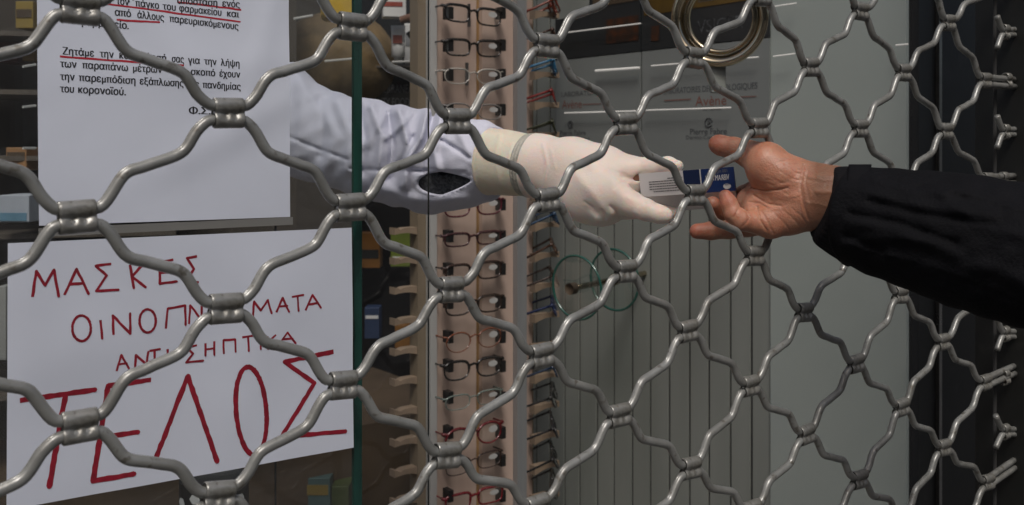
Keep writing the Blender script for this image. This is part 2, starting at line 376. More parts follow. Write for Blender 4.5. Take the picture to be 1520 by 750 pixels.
glass_streak(34, 99, 53, 96, 1.5, 1.52, 0.0018, 'short lit tube at the left photo edge, second from the top beside the printed notice')
glass_streak(34, 159, 53, 157, 1.5, 1.52, 0.0018, 'short lit tube at the left photo edge, third from the top beside the printed notice')
glass_streak(34, 220, 53, 220, 1.5, 1.52, 0.0018, 'short lit tube at the left photo edge, lowest beside the printed notice')
glass_streak(436, 28, 464, 23, 1.9, 1.92, 0.002, 'lit tube right of the printed notice near the top')
glass_streak(494, 17, 526, 12, 2.0, 2.02, 0.002, 'lit tube in front of the yellow bag')
glass_streak(482, 91, 526, 87, 2.0, 2.02, 0.002, 'lit tube above the coat shoulder beside the green glass edge')
glass_streak(582, 92, 626, 91, 2.1, 2.12, 0.002, 'lit tube under the white tubes of cream')

# ------------------------------------------------------------------ spectacles
def rim_points(w, h, n_pow, cx, n=36, tilt=0.0, flat_top=0.0):
    pts = []
    for k in range(n):
        a = 2*math.pi*k/n; c, sn = math.cos(a), math.sin(a)
        x = math.copysign(abs(c)**(2/n_pow), c)*w/2; z = math.copysign(abs(sn)**(2/n_pow), sn)*h/2
        if z > 0: z *= (1-flat_top*0.3)
        x *= 1+0.08*(z/h)
        pts.append((cx+x, 0.004*(x*x)/(w*w), z))
    return pts
FM = {}
def frame_mat(name, col, rough=0.25):
    if name not in FM: FM[name] = mat('frame_'+name, col, rough, noise=(200, 0.2), coat=0.5)
    return FM[name]
def make_glasses(fm, shape=3.2, w=0.050, h=0.031, thick=0.0013, sticker=True, tip='temple', temple_len=0.090, temple_h=0.0035, hinge_h=0.0):
    root = empty('eyeglasses')
    fr = MB(); gap = 0.0085
    for sx in (-1, 1):
        c = sx*(w/2+gap)
        pts = rim_points(w, h, shape, 0, flat_top=0.25)
        pts = [(c+sx*p[0]*1.0, p[1]+abs(c)*0.02, p[2]) for p in pts]
        fr.tube(pts, [thick*(1.25 if p[2] > 0 else 0.8) for p in pts], 6, closed=True)
    fr.tube([(-gap-0.001, 0.001, h*0.16), (0, -0.001, h*0.27), (gap+0.001, 0.001, h*0.16)], thick*1.1, 6)
    xo = w+gap
    for sx in (-1, 1): fr.tube([(sx*(xo-0.001), 0.001, h*0.30), (sx*(xo+0.0045), 0.002, h*0.33), (sx*(xo+0.005), 0.006, h*0.33)], thick*1.5, 6)
    fr.build('frame', fm, root, True)
    for sx in (-1, 1):
        c = sx*(w/2+gap); pts = [(c+sx*p[0]*0.97, p[1]+abs(c)*0.02, p[2]*0.97) for p in rim_points(w, h, shape, 0, flat_top=0.25)]
        n = len(pts); v = pts+[(c, 0.0015, 0)]; f = [(i, (i+1) % n, n) for i in range(n)]
        L_ = mesh_obj('lens', v, f, M['lens'], root, True)
        if sticker and sx == 1:
            st = [(c+w*0.12+math.cos(a)*w*0.19, -0.0016, h*0.14+math.sin(a)*h*0.17) for a in np.linspace(0, 2*math.pi, 18)[:-1]]
            so = mesh_obj('price_sticker', st, [tuple(range(len(st)))], M['sticker'], L_)
    for sx in (-1, 1):
        t = MB(); x = sx*(xo+0.005)
        pts = [(x, 0.006, h*0.33), (x*0.99, 0.05, h*0.33), (x*0.97, temple_len*0.7, h*0.30), (x*0.95, temple_len, h*0.30-0.022)]
        t.tube(spline(pts, 4), temple_h/2, 6, flat=0.45)
        if hinge_h: t.box((x, 0.010, h*0.33-hinge_h*0.1), (0.0016, 0.006, hinge_h/2), bev=0.0006)
        t.build('temple', fm, root, True)
    return root
def copy_tree(o, parent=None):
    c = o.copy(); COL.objects.link(c)
    if parent: c.parent = parent
    for ch in list(o.children): copy_tree(ch, c)
    return c

# ------------------------------------------------------------------ main display column (parallel to the front)
ROT = math.atan2(FACE.t[1], FACE.t[0])
disp = empty('spectacle_display')
tag(disp, 'tall pale wood spectacle display column with a gold centre strip and grey metal edges', 'display stand')
BK = Plane(1.8025+0.035*1.25, 0.75)             # board face 35 mm behind the frames
def tcol(px): return txz(BK, px)
pbox('board', BK, tcol(655), tcol(707), 0.1, 2.3, 0, -0.02, M['wood_pink'], disp)
pbox('board', BK, tcol(714), tcol(751), 0.1, 2.3, 0.004, -0.02, M['wood_pink'], disp)
pbox('board', BK, tcol(752), tcol(761.5), 0.1, 2.3, 0.0, -0.02, M['wood_pink'], disp)
pbox('centre_strip', BK, tcol(707.3), tcol(713.7), 0.1, 2.3, -0.006, -0.02, M['wood_strip'], disp)
pbox('metal_edge', BK, tcol(762), tcol(776), 0.08, 2.32, 0.012, -0.03, M['alu'], disp)
pbox('board', BK, tcol(643.5), tcol(654.5), 0.1, 2.3, 0.003, -0.02, M['wood_pink'], disp)
pbox('metal_edge', BK, tcol(634.5), tcol(644), 0.08, 2.32, 0.010, -0.03, mat('pale_metal', (.46, .46, .45), .4, .2), disp)
pbox('board', BK, tcol(622), tcol(634), 0.1, 2.3, -0.004, -0.03, M['cream'], disp)
pbox('back_board', BK, tcol(640), tcol(770), 0.1, 2.3, -0.021, -0.03, M['cream'], disp)
rows = [(20, 'black', (.012, .010, .010), 3.6, 1.0, 'black rectangular'), (68, 'jet', (.015, .012, .010), 3.8, 0.95, 'black shallow rectangular'),
        (112, 'clear', (.42, .40, .36), 2.6, 0.9, 'clear rimmed'), (164, 'steel', (.20, .19, .18), 2.5, 0.9, 'thin steel grey'),
        (305, 'maroon', (.085, .012, .020), 3.0, 1.0, 'maroon'), (352, 'plum', (.045, .012, .014), 3.6, 0.75, 'dark plum narrow'),
        (401, 'darkbrown', (.030, .014, .010), 3.4, 1.0, 'dark brown'), (451, 'umber', (.028, .016, .011), 3.0, 1.0, 'umber brown'),
        (502, 'orange', (.17, .05, .020), 2.1, 1.15, 'thin orange round'), (545, 'coal', (.012, .010, .009), 2.6, 1.1, 'large black rounded'),
        (592, 'teal', (.16, .20, .18), 3.0, 0.85, 'pale clear green'), (644, 'red', (.12, .006, .010), 2.1, 1.25, 'dark red round'),
        (685, 'sepia', (.035, .016, .012), 3.0, 0.95, 'thin dark brown'), (738, 'cherry', (.15, .006, .012), 4.0, 0.95, 'bright red rectangular')]
ords = ['top', 'second from the top', 'third from the top', 'just over the coat sleeve', 'just under the coat sleeve', 'second under the coat sleeve',
        'third under the coat sleeve', 'fourth under the coat sleeve', 'fifth under the coat sleeve', 'sixth under the coat sleeve', 'fifth from the bottom',
        'third from the bottom in view', 'second from the bottom in view', 'at the bottom of the view']
ords[10] = 'fourth from the bottom in view'
for (py, nm, col, shp, hh, adj), od in zip(rows, ords):
    thin = nm in ('steel', 'orange', 'clear', 'sepia', 'teal')
    g = make_glasses(frame_mat(nm, col), shp, 0.050, 0.030*hh, 0.0012 if thin else 0.0021, hinge_h=0.0)
    g.location = Vector(FACE.at(704+random.uniform(-1.2, 1.2), py+2+random.uniform(-1, 1))); g.rotation_euler = (0, random.uniform(-.03, .03), ROT+random.uniform(-.03, .03))
    tag(g, f'{adj} eyeglasses on the pale wood display column, {od}', 'eyeglasses', 'eyeglasses on the pale wood column')
    for px in (670, 748):
        c = FACE.at(px, py-1); mb = MB()
        q = Matrix.Rotation(ROT, 3, 'Z'); mb.box(tuple(np.array(c)-FACE.n*0.010), (0.0050, 0.010, 0.0105), q, 0.001)
        mb.build('clip', M['black'], disp)
for (a, y0, yb) in ((696, 0, 46), (693, 100, 120)):
    mb = MB(); p = BK.at(a, (y0+yb)/2, 0.012); mb.tube([p+np.array([0, 0, 0.02]), p-np.array([0, 0, 0.02])], 0.003, 8); mb.build('display_hook', M['alu'], disp, True)
# pegs on the left flank, towards the dark inside of the shop
LEFT = empty('peg_rack'); tag(LEFT, 'dark spectacle rack with cream notched pegs, left of the pale wood display column', 'display rack')
RB = Plane(2.81, 0.75); pbox('rack_board', RB, txz(RB, 536), txz(RB, 645), 0.1, 2.5, 0, -0.02, M['black'], LEFT)
def peg(parent, pl, px0, px1, py, off=0.0, m='peg'):
    t0, z = pl.tz(px0, py); t1, _ = pl.tz(px1, py); n = 10; up = []; lo = []
    for k in range(n+1):
        u = k/n; t = t0+(t1-t0)*u
        notch = 0.0035*math.exp(-((u-0.22)/0.07)**2)
        up.append((t, z+0.0055-notch+0.001*(u < .1))); lo.append((t, z-0.0055+0.0025*math.sin(math.pi*min(1, max(0, (u-0.0)*1.1)))*(u > .08)-(0.006*u**3)))
    ring = up+lo[::-1]; N = len(ring)
    v = [pl.P(t, z_, off+0.009) for t, z_ in ring]+[pl.P(t, z_, off-0.009) for t, z_ in ring]
    f = [tuple(range(N))[::-1], tuple(range(N, 2*N))]+[(i, (i+1) % N, N+(i+1) % N, N+i) for i in range(N)]
    return mesh_obj('peg', v, f, M[m], parent)
BKL = Plane(1.8025+0.05*1.25, 0.75)
for py in (343.5, 388, 432, 478, 523, 568, 613, 658, 703, 746): peg(LEFT, BKL, 582, 624, py)

# ------------------------------------------------------------------ right rack with spectacles seen from the side
RK = Plane(2.02, 0.75)
rr = empty('side_rack'); tag(rr, 'narrow spectacle rack with pale pegs between the display column and the boarded wall', 'display rack')
pbox('rack_board', RK, txz(RK, 770), txz(RK, 790), 0.1, 2.3, 0, -0.02, M['wood_pink'], rr)
pbox('rack_board', RK, txz(RK, 790.4), txz(RK, 797), 0.1, 2.3, -0.012, -0.02, M['cream'], rr)
pegs = [24+44.2*k for k in range(17)]
PK = Plane(1.99, 0.75)
for y in pegs: peg(rr, PK, 826, 790, y)
side_cols = {0: ('rust', (.16, .03, .015)), 1: ('tortoise', (.05, .02, .01)), 2: ('blue', (.03, .14, .26)), 3: ('crimson', (.18, .015, .012)), 4: ('olive', (.03, .035, .015)),
             6: ('crimson2', (.20, .012, .02)), 7: ('navygreen', (.02, .05, .10)), 8: ('bronze', (.055, .026, .014)), 9: ('mahogany', (.03, .015, .01)), 10: ('navy', (.01, .02, .07)),
             12: ('petrol', (.012, .028, .06)), 13: ('graphite', (.018, .018, .018)), 14: ('ink', (.012, .012, .014)), 15: ('onyx', (.010, .010, .010)), 16: ('soot', (.014, .012, .012))}
snames = {0: 'rust red', 1: 'tortoise brown', 2: 'light blue', 3: 'crimson', 4: 'olive', 6: 'red', 7: 'blue and green', 8: 'bronze brown', 9: 'thin mahogany', 10: 'navy blue',
          12: 'petrol blue', 13: 'graphite', 14: 'ink black', 15: 'glossy black', 16: 'matt black'}
where = {0: 'topmost in view', 1: 'second from the top', 2: 'third from the top', 3: 'over the glove wrist', 4: 'touching the glove wrist', 6: 'just below the glove',
         7: 'second below the glove', 8: 'above the glass discs', 9: 'beside the glass discs', 10: 'just under the glass discs', 12: 'fifth from the bottom',
         13: 'fourth from the bottom', 14: 'third from the bottom', 15: 'second from the bottom', 16: 'lowest in view'}
for k, (nm, col) in side_cols.items():
    y = pegs[k]
    g = make_glasses(frame_mat(nm, col), 3.0, 0.050, 0.030, 0.0020, sticker=False, temple_h=0.0052 if k in (0, 2, 3, 8, 10, 7) else 0.0046)
    # local +y (temples) -> world -X and down; local x -> world Y (depth)
    base = W(823, y-13, 1.98+0.02*random.uniform(-1, 1))
    tilt = math.radians(random.uniform(17, 30))
    g.rotation_mode = 'XYZ'
    R = Matrix.Rotation(math.radians(90-ROT*0+random.uniform(-4, 4)), 4, 'Z') @ Matrix.Rotation(-tilt, 4, 'X')
    g.rotation_euler = R.to_euler(); g.location = Vector(base)
    tag(g, f'{snames[k]} eyeglasses seen from the side on the narrow rack, {where[k]}', 'eyeglasses', 'eyeglasses seen from the side')

# ------------------------------------------------------------------ glass disc bracket
gd = empty('glass_disc_bracket'); tag(gd, 'two round green edged glass discs on a chrome rod in front of the boarded wall', 'shelf bracket')
ax = Vector((0.70, 0.70, 0.04)).normalized()
c1 = Vector(W(856, 427, 1.80)); c2 = c1+ax*0.105
M['disc'] = glassmat('disc_glass', (0.84, 0.91, 0.88), 0.6, 0.02, alpha_tint=0.05)
M['disc_edge'] = mat('disc_edge', (0.012, 0.075, 0.058), 0.1, coat=0.8)
q = ax.to_track_quat('Z', 'Y')
for c in (c1, c2):
    R = 0.057; n = 48
    rim = [tuple(c+q@Vector((math.cos(2*math.pi*k/n)*R, math.sin(2*math.pi*k/n)*R, 0))) for k in range(n)]
    d_ = mesh_obj('glass_disc', rim+[tuple(c)], [(k, (k+1) % n, n) for k in range(n)], M['disc'], gd)
    mb = MB(); mb.tube(rim, 0.0023, 6, closed=True); mb.build('disc_edge', M['disc_edge'], d_, True)
mb = MB(); mb.tube([c1-ax*0.012, c1+ax*0.2], 0.0055, 12); mb.build('rod', M['chrome'], gd, True)
mb = MB(); mb.tube([c1-ax*0.020, c1-ax*0.006], 0.0105, 16); mb.build('end_cap', M['brown'], gd, True)
mb = MB(); mb.tube([c2-ax*0.004, c2+ax*0.006], 0.0105, 16); mb.build('end_cap', M['chrome'], gd, True)

# ------------------------------------------------------------------ chrome ring mirror
rg = empty('round_mirror_frame'); tag(rg, 'round chrome ring frame on a dark stem in front of the posters', 'mirror frame')
cR = Vector(W(1067, 27, 1.44)); axr = Vector((-0.42, -0.90, -0.10)).normalized(); qr = axr.to_track_quat('Z', 'Y')
prof = [(0.068, -0.010), (0.070, 0.0), (0.067, 0.004), (0.061, 0.005), (0.058, 0.001), (0.055, -0.010), (0.051, -0.012), (0.049, -0.006), (0.046, -0.007), (0.045, -0.014), (0.050, -0.022), (0.064, -0.020)]
n = 72; v = []; f = []
for k in range(n):
    a = 2*math.pi*k/n
    for (r, h) in prof: v.append(tuple(cR+qr@Vector((math.cos(a)*r, math.sin(a)*r, h))))
P_ = len(prof)
for k in range(n):
    for j in range(P_): f.append((k*P_+j, ((k+1) % n)*P_+j, ((k+1) % n)*P_+(j+1) % P_, k*P_+(j+1) % P_))
ro = mesh_obj('chrome_ring', v, f, M['chrome'], rg, True)
b_ = cR+Vector((0.003, 0.01, -0.068)); mb = MB(); mb.box(tuple(b_+Vector((0, 0.01, -0.018))), (0.0105, 0.006, 0.020), None, 0.002); mb.build('stem', M['slat'], rg)
mb = MB(); mb.tube([b_+Vector((0, 0.016, -0.03)), b_+Vector((0.06, 0.19, -0.03))], 0.004, 8); mb.build('wall_arm', M['slat'], rg, True)

# ------------------------------------------------------------------ glass leaves
def leaf(pxr, off, label, edge_mat, edge_w, thick, pxl=-1200):
    t1 = txz(PN, pxr); t0 = -2.3
    r = empty('glass_leaf'); tag(r, label, 'glass pane')
    pbox('pane', PN, t0, t1-edge_w, 0.02, 2.5, off, off-0.0001, M['glass'], r) if False else mesh_obj('pane', [PN.P(t0, 0.02, off), PN.P(t1-edge_w, 0.02, off), PN.P(t1-edge_w, 2.5, off), PN.P(t0, 2.5, off)], [(3, 2, 1, 0)], M['glass'] if pxr == 540 else M['glass_clear'], r)
    pbox('polished_edge', PN, t1-edge_w, t1, 0.02, 2.5, off+thick/2, off-thick/2, M[edge_mat], r)
    return r
leaf(540, -0.006, 'sliding glass leaf with a thick dark green polished edge, left of the pharmacist arm', 'glass_edge', 0.0085, 0.005)
M['thin_edge'] = mat('thin_edge', (0.05, 0.055, 0.055), 0.15, 0.6, coat=0.5)
leaf(657, -0.026, 'rear glass leaf ending in a thin bright line across the coat sleeve', 'thin_edge', 0.0011, 0.0015)
leaf(438, -0.042, 'glass leaf ending in a thin line beside the printed notice', 'thin_edge', 0.0014, 0.0015)
mb = MB(); tt = txz(PN, 656.6); mb.tube([PN.P(tt+0.0014, 0.05, -0.026), PN.P(tt+0.0014, 2.4, -0.026)], 0.0007, 6)

# ------------------------------------------------------------------ papers on the glass
def pos(t, z):                                  # the sheets lie on the glass with soft folds and a few dents
    h = 0.0
    for (cx_, cz_, ang, w_, a_) in ((-.30, EYE+.02, .5, .016, .0016), (-.40, EYE+.12, -.7, .020, .0014), (-.27, EYE+.13, 1.3, .014, .0013), (-.36, EYE-.01, 1.9, .018, .0012), (-.33, EYE+.07, .1, .02, .0011),
                                    (-.42, EYE-.16, .25, .03, .0013), (-.25, EYE-.13, -.5, .03, .0012), (-.30, EYE-.22, 1.2, .026, .0011), (-.47, EYE-.10, 1.5, .02, .0010)):
        dx, dz = t-cx_, z-cz_; u = dx*math.cos(ang)+dz*math.sin(ang); v_ = -dx*math.sin(ang)+dz*math.cos(ang)
        h += a_*math.exp(-(v_/w_)**2-(u/0.10)**2)
    return 0.0012+h+0.0003*math.sin(t*70+z*31)
def onp(t, z, off): return PN.P(t, z, pos(t, z)+off)
def paper(corners_px, m, label, n=80):
    (tl, zl), (tr, zr), (br, zbr), (bl, zbl) = [PN.tz(*c) for c in corners_px]
    v = []; f = []
    for i in range(n+1):
        for j in range(n+1):
            a, b = j/n, i/n
            t = (1-b)*((1-a)*bl+a*br)+b*((1-a)*tl+a*tr); z = (1-b)*((1-a)*zbl+a*zbr)+b*((1-a)*zl+a*zr)
            v.append(onp(t, z, 0.0))
    for i in range(n):
        for j in range(n): k = i*(n+1)+j; f.append((k, k+1, k+n+2, k+n+1))
    o = mesh_obj('paper_notice', v, f, m, None, True); tag(o, label, 'paper notice'); return o
TO = 0.00022
notice = paper([(53, -150), (427, -95), (430, 322), (57, 335)], M['paper'], 'printed Greek notice with red underlined lines taped to the glass')
hand_sheet = paper([(11, 361), (521, 338), (524, 664), (9, 757)], M['paper2'], 'white sheet with large red handwritten Greek capitals, taped below the printed notice')
def words(baseline, lst, parent, bold=0.034, hpx=11.5):
    (xa, ya), (xb, yb) = baseline; (ta, za), (tb_, zb_) = PN.tz(xa, ya), PN.tz(xb, yb); mb = MB()
    def fn(u, v): return onp(u, za+(zb_-za)*(u-ta)/(tb_-ta)+v, TO)
    for wd, x0, x1 in lst:
        t0, t1 = txz(PN, x0), txz(PN, x1); put_text(mb, wd, fn, t0, t1, 0.0084*(hpx/11.5), bold)
    return mb.build('printed_line', M['ink'], parent, kind='stuff')
# baselines: left and right ends as in the photograph
words(((88, 2), (357, 20)), [('και', 90, 112), ('απόσταση', 268, 322), ('ενός', 329, 355)], notice) if False else None
words(((88, -6), (357, 12)), [('τηρούν', 100, 160), ('την', 175, 200), ('απόσταση', 262, 322), ('ενός', 329, 355)], notice)
words(((88, -2), (357, 27)), [('μέτρου', 88, 135), ('από', 142, 164), ('τον', 171, 190), ('πάγκο', 199, 235), ('του', 240, 260), ('φαρμακείου', 265, 328), ('και', 336, 354)], notice)
words(((88, 14), (357, 45)), [('και', 88, 108), ('1,5', 115, 140), ('από', 169, 193), ('άλλους', 202, 242), ('παρευρισκόμενους', 250, 353)], notice)
words(((88, 34), (357, 60)), [('στο', 88, 111), ('φαρμακείο.', 117, 190)], notice)
words(((90, 81), (357, 100)), [('Ζητάμε', 92, 139), ('την', 147, 168), ('κατανόησή', 176, 245), ('σας', 253, 271), ('για', 277, 295), ('την', 301, 320), ('λήψη', 326, 354)], notice)
words(((90, 100), (357, 116)), [('των', 88, 113), ('παραπάνω', 121, 189), ('μέτρων', 196, 239), ('που', 250, 274), ('σκοπό', 281, 318), ('έχουν', 324, 355)], notice)
words(((90, 119), (357, 134)), [('την', 88, 110), ('παρεμπόδιση', 116, 200), ('εξάπλωσης', 206, 271), ('της', 276, 294), ('πανδημίας', 299, 356)], notice)
words(((90, 137), (357, 150)), [('του', 88, 109), ('κορονοϊού.', 115, 186)], notice)
words(((270, 169), (320, 170)), [('Φ.Σ.Α.', 279, 326)], notice)
def ribbon(pts, wd, parent=None, mb=None, off=TO):
    P = [PN.tz(*p) for p in pts]; n_ = len(P); v = []; f = []
    for i, (t, z) in enumerate(P):
        a = P[max(i-1, 0)]; b = P[min(i+1, n_-1)]; dx, dz = b[0]-a[0], b[1]-a[1]; L = math.hypot(dx, dz) or 1
        w_ = wd*random.uniform(0.85, 1.12)*0.5
        v += [onp(t-dz/L*w_, z+dx/L*w_, off), onp(t+dz/L*w_, z-dx/L*w_, off)]
    for i in range(n_-1): f.append((2*i, 2*i+1, 2*i+3, 2*i+2))
    mb.add(v, f)
mb = MB()
for a, b in (((133, 3), (356, 33)), ((262, 3), (357, 15)), ((172, 30), (236, 34)), ((88, 84), (271, 98))):
    pts = [(a[0]+(b[0]-a[0])*k/12, a[1]+(b[1]-a[1])*k/12+random.uniform(-.4, .4)) for k in range(13)]
    ribbon(pts, 0.0016, mb=mb, off=TO-0.00008)
mb.build('red_underline', M['redline'], notice)
def stroke(mb, pts, wd):
    pts = [(p[0]*0.5732, p[1]*0.5732+320) for p in pts]; out = []
    for i in range(len(pts)-1):
        a, b = np.array(pts[i]), np.array(pts[i+1]); nn = max(2, int(np.linalg.norm(b-a)/7)); seg = []
        for k in range(nn+1):
            u = k/nn; seg.append(tuple(a+(b-a)*u+np.array([random.uniform(-.35, .35), random.uniform(-.35, .35)])*(0 < k < nn)))
        ribbon(seg, wd, mb=mb, off=TO+0.00004*(i % 4))
        # round joints
        t, z = PN.tz(*pts[i+1]); mb.add([onp(t+math.cos(q_)*wd*0.48, z+math.sin(q_)*wd*0.48, TO+0.0002) for q_ in np.linspace(0, 2*math.pi, 9)[:-1]], [tuple(range(8))])
def ell(cx, cy, rx, ry, a0=0.2, a1=6.6, n=26, sl=0.0): return [(cx+math.cos(a)*rx+math.sin(a)*sl, cy-math.sin(a)*ry) for a in np.linspace(a0, a1, n)]
def write(name, strokes, wd):
    mb = MB()
    for st in strokes: stroke(mb, st, wd)
    mb.build(name, M['redpen'], hand_sheet)
w1 = 0.0022
write('red_word', [[(82, 210), (92, 143), (115, 180), (138, 140), (150, 208)], [(165, 205), (197, 138), (228, 202)], [(178, 178), (215, 175)], [(287, 125), (247, 130), (275, 155), (248, 195), (305, 192)],
      [(335, 127), (345, 187)], [(370, 125), (340, 158), (375, 185)], [(447, 114), (412, 120), (412, 176), (455, 170)], [(412, 148), (445, 145)], [(508, 105), (482, 110), (500, 138), (478, 172), (510, 172)]], w1)
write('red_word', [ell(209, 291, 24, 33), [(258, 270), (262, 317)], [(292, 308), (290, 258), (335, 305), (335, 253)], ell(380, 272, 21, 30), [(427, 292), (432, 240), (477, 232), (478, 282)],
      [(487, 280), (490, 232), (520, 270), (520, 230)], [(562, 225), (540, 228), (540, 265), (562, 262)], [(600, 215), (615, 240), (632, 212)], [(615, 240), (612, 262)],
      [(652, 262), (655, 222), (672, 245), (690, 218), (700, 252)], [(712, 250), (728, 212), (745, 248)], [(718, 235), (740, 233)], [(752, 210), (782, 205)], [(767, 208), (770, 246)], [(788, 245), (806, 205), (828, 238)], [(795, 230), (818, 226)]], w1*0.92)
write('red_word', [[(300, 402), (312, 360), (332, 395)], [(304, 385), (326, 382)], [(348, 395), (350, 360), (378, 385), (382, 352)], [(385, 350), (412, 345)], [(398, 348), (400, 383)], [(432, 345), (434, 380)],
      [(508, 335), (480, 340), (498, 357), (480, 380), (524, 375)], [(530, 330), (530, 362)], [(553, 325), (553, 360)], [(530, 346), (553, 343)], [(578, 358), (577, 322), (607, 320), (608, 352)], [(625, 315), (655, 310)],
      [(640, 312), (642, 350)], [(672, 310), (673, 345)], [(690, 312), (692, 345)], [(712, 308), (692, 326), (714, 342)], [(722, 330), (742, 302), (763, 330)], [(728, 320), (755, 318)]], w1*0.85)
write('red_word', [[(50, 478), (243, 450)], [(168, 465), (148, 580), (127, 700)], [(390, 425), (278, 440), (240, 687), (345, 668)], [(265, 572), (355, 560)], [(397, 642), (485, 415), (560, 635)],
      ell(648, 505, 40, 114, 1.6, 7.9, 34, -8), [(862, 352), (735, 378), (812, 433), (728, 572), (892, 558)]], w1*1.95)
# opaque grey strip under the printed notice
pbox('tape_strip', PN, txz(PN, 57), txz(PN, 434), PN.at(57, 352)[2], PN.at(57, 339)[2], 0.0012, 0.0006, mat('tape', (0.20, 0.20, 0.19), 0.3)) 
tag(bpy.data.objects['tape_strip'], 'grey tape strip on the glass between the two sheets', 'tape')

# ------------------------------------------------------------------ shop interior
def thing_box(name, px, py, wpx, hpx, d, m, label, cat, depth=0.05, rz=0.0, lid=None, band=None, group=None):
    c = W(px, py, d); hw, hh = wpx/F*d/2, hpx/F*d/2; mb = MB(); Rm = Matrix.Rotation(rz, 3, 'Z')
    mb.box(c+np.array([0, depth/2, 0]), (hw, depth/2, hh), Rm, 0.0012)
    if band:
        r = empty(name); mb.build('carton', m, r)
        b2 = MB(); b2.box(c+np.array([0, -0.0006, hh*band[1]]), (hw*0.86, 0.0008, hh*band[2]), Rm); b2.build('label_band', band[0], r); tag(r, label, cat, group); return r
    return tag(mb.build(name, m), label, cat, group)
B = lambda n, c, r=0.5: mat(n, c, r, noise=(14, 0.25))
orange, green, blue, teal, yellow, dk = B('orange_carton', (.21, .095, .02)), B('lime_carton', (.15, .20, .03)), B('blue_carton', (.025, .045, .10)), B('teal_carton', (.05, .10, .10)), B('yellow_bag', (.55, .36, .03)), B('dark_carton', (.02, .022, .022))
thing_box('product_box', 549, 372, 30, 52, 2.45, orange, 'orange carton beside the green glass edge, upper one', 'box', 0.05, band=(dk, -.2, .25))
thing_box('product_box', 598, 370, 36, 52, 2.40, green, 'lime green carton behind the cream pegs', 'box', 0.05, band=(M['white'], -.5, .08))
thing_box('product_box', 552, 480, 22, 46, 2.45, blue, 'blue carton low beside the green glass edge', 'box', 0.05, band=(M['white'], .4, .1))
thing_box('product_box', 602, 500, 32, 34, 2.45, orange, 'orange brown carton behind the pegs, middle height', 'box', 0.05, band=(dk, .4, .12))
thing_box('product_box', 600, 618, 40, 32, 2.45, orange, 'orange carton behind the pegs, second from the bottom', 'box', 0.05, band=(dk, .2, .2))
thing_box('product_box', 606, 644, 34, 18, 2.42, orange, 'flat orange carton under the second lowest orange one', 'box', 0.05)
thing_box('product_box', 572, 740, 46, 50, 2.3, teal, 'speckled teal carton in the bottom corner behind the pegs', 'box', 0.05, band=(orange, .2, .3))
thing_box('product_box', 617, 738, 30, 46, 2.38, B('amber_carton', (.26, .13, .03)), 'amber carton at the bottom behind the pegs', 'box', 0.05)
thing_box('product_box', 470, 735, 40, 50, 1.9, teal, 'murky teal box below the handwritten sheet', 'box', 0.06, band=(B('mustard', (.2, .14, .02)), .3, .3))
thing_box('product_box', 505, 742, 26, 40, 1.9, B('moss_carton', (.05, .07, .02)), 'moss green box below the handwritten sheet beside the glass edge', 'box', 0.06)
thing_box('product_box', 432, 735, 12, 60, 1.9, B('tan_carton', (.22, .13, .06)), 'thin tan box below the handwritten sheet', 'box', 0.06)
# left edge: blurred shop shelf
shf = empty('wall_shelf'); tag(shf, 'dark shop shelves seen at the left edge of the photo behind the notice', 'shelf')
for y in (40, 130, 232, 352, 480, 600):
    pbox('shelf_plank', Plane(1.9, 0.3), -0.95, -0.86+0.26, EYE+(HY-y)/F*1.6-0.008, EYE+(HY-y)/F*1.6, 0, -0.22, M['shelf'], shf)
pbox('shelf_back', Plane(2.15, 0.3), -1.1, -0.45, 0.2, 2.2, 0, -0.02, M['shopwall'], shf)
thing_box('product_box', 20, 310, 46, 40, 1.62, B('pale_box', (.40, .44, .50)), 'pale white blue box low at the left photo edge', 'box', 0.08, band=(B('sky_band', (.12, .25, .35)), -.6, .3))
thing_box('product_box', 24, 236, 30, 34, 1.66, B('peach', (.32, .17, .07)), 'peach orange package at the left photo edge', 'box', 0.05, band=(M['brown'], .4, .2))
thing_box('product_box', 36, 22, 26, 40, 1.7, B('ochre', (.28, .20, .04)), 'ochre package high at the left photo edge', 'box', 0.05, band=(M['brown'], .1, .3))
thing_box('product_box', 12, 70, 30, 46, 1.75, B('rust_pack', (.12, .03, .02)), 'dull red package at the left photo edge under the ochre one', 'box', 0.05)
thing_box('product_box', 42, 75, 18, 30, 1.72, B('amber2', (.25, .14, .02)), 'small amber package between two lit tubes at the left photo edge', 'box', 0.05)
thing_box('product_box', 3, 480, 12, 110, 1.62, B('pale_post', (.30, .31, .30)), 'pale upright box at the left photo edge beside the handwritten sheet', 'box', 0.05)
# upper middle: cardboard display, bag, cream tubes, dark poster
fb = MB(); fb.box(W(505, 5, 2.0), (0.036, 0.03, 0.035), Matrix.Rotation(.3, 3, 'Z'), 0.01); tag(fb.build('yellow_bag', yellow), 'yellow bag at the top beside the green glass edge', 'bag')
# round brown basket
v = []; f = []; n = 40
for i in range(9):
    a = i/8*math.pi*0.5
    for k in range(n):
        b = 2*math.pi*k/n; R = 0.135*math.cos(a)*(1+0.012*math.sin(9*b)); v.append(W(500, 90, 2.25)+np.array([math.cos(b)*R, -math.sin(a)*0.09, math.sin(b)*R*0.82]))
for i in range(8):
    for k in range(n): f.append((i*n+k, i*n+(k+1) % n, (i+1)*n+(k+1) % n, (i+1)*n+k))
M['wicker'] = mat('wicker', (0.17, 0.115, 0.05), 0.7, noise=(25, 0.45), bump=(70, 0.6))
tag(mesh_obj('round_basket', v, f, M['wicker'], None, True), 'round brown woven bag behind the glass above the coat shoulder', 'bag')
t_ = empty('dark_sign'); c = W(585, 142, 2.25); mb = MB(); mb.box(c+np.array([0, .006, 0]), (0.082, 0.005, 0.055)); mb.build('sign_board', M['poster_dark'], t_)
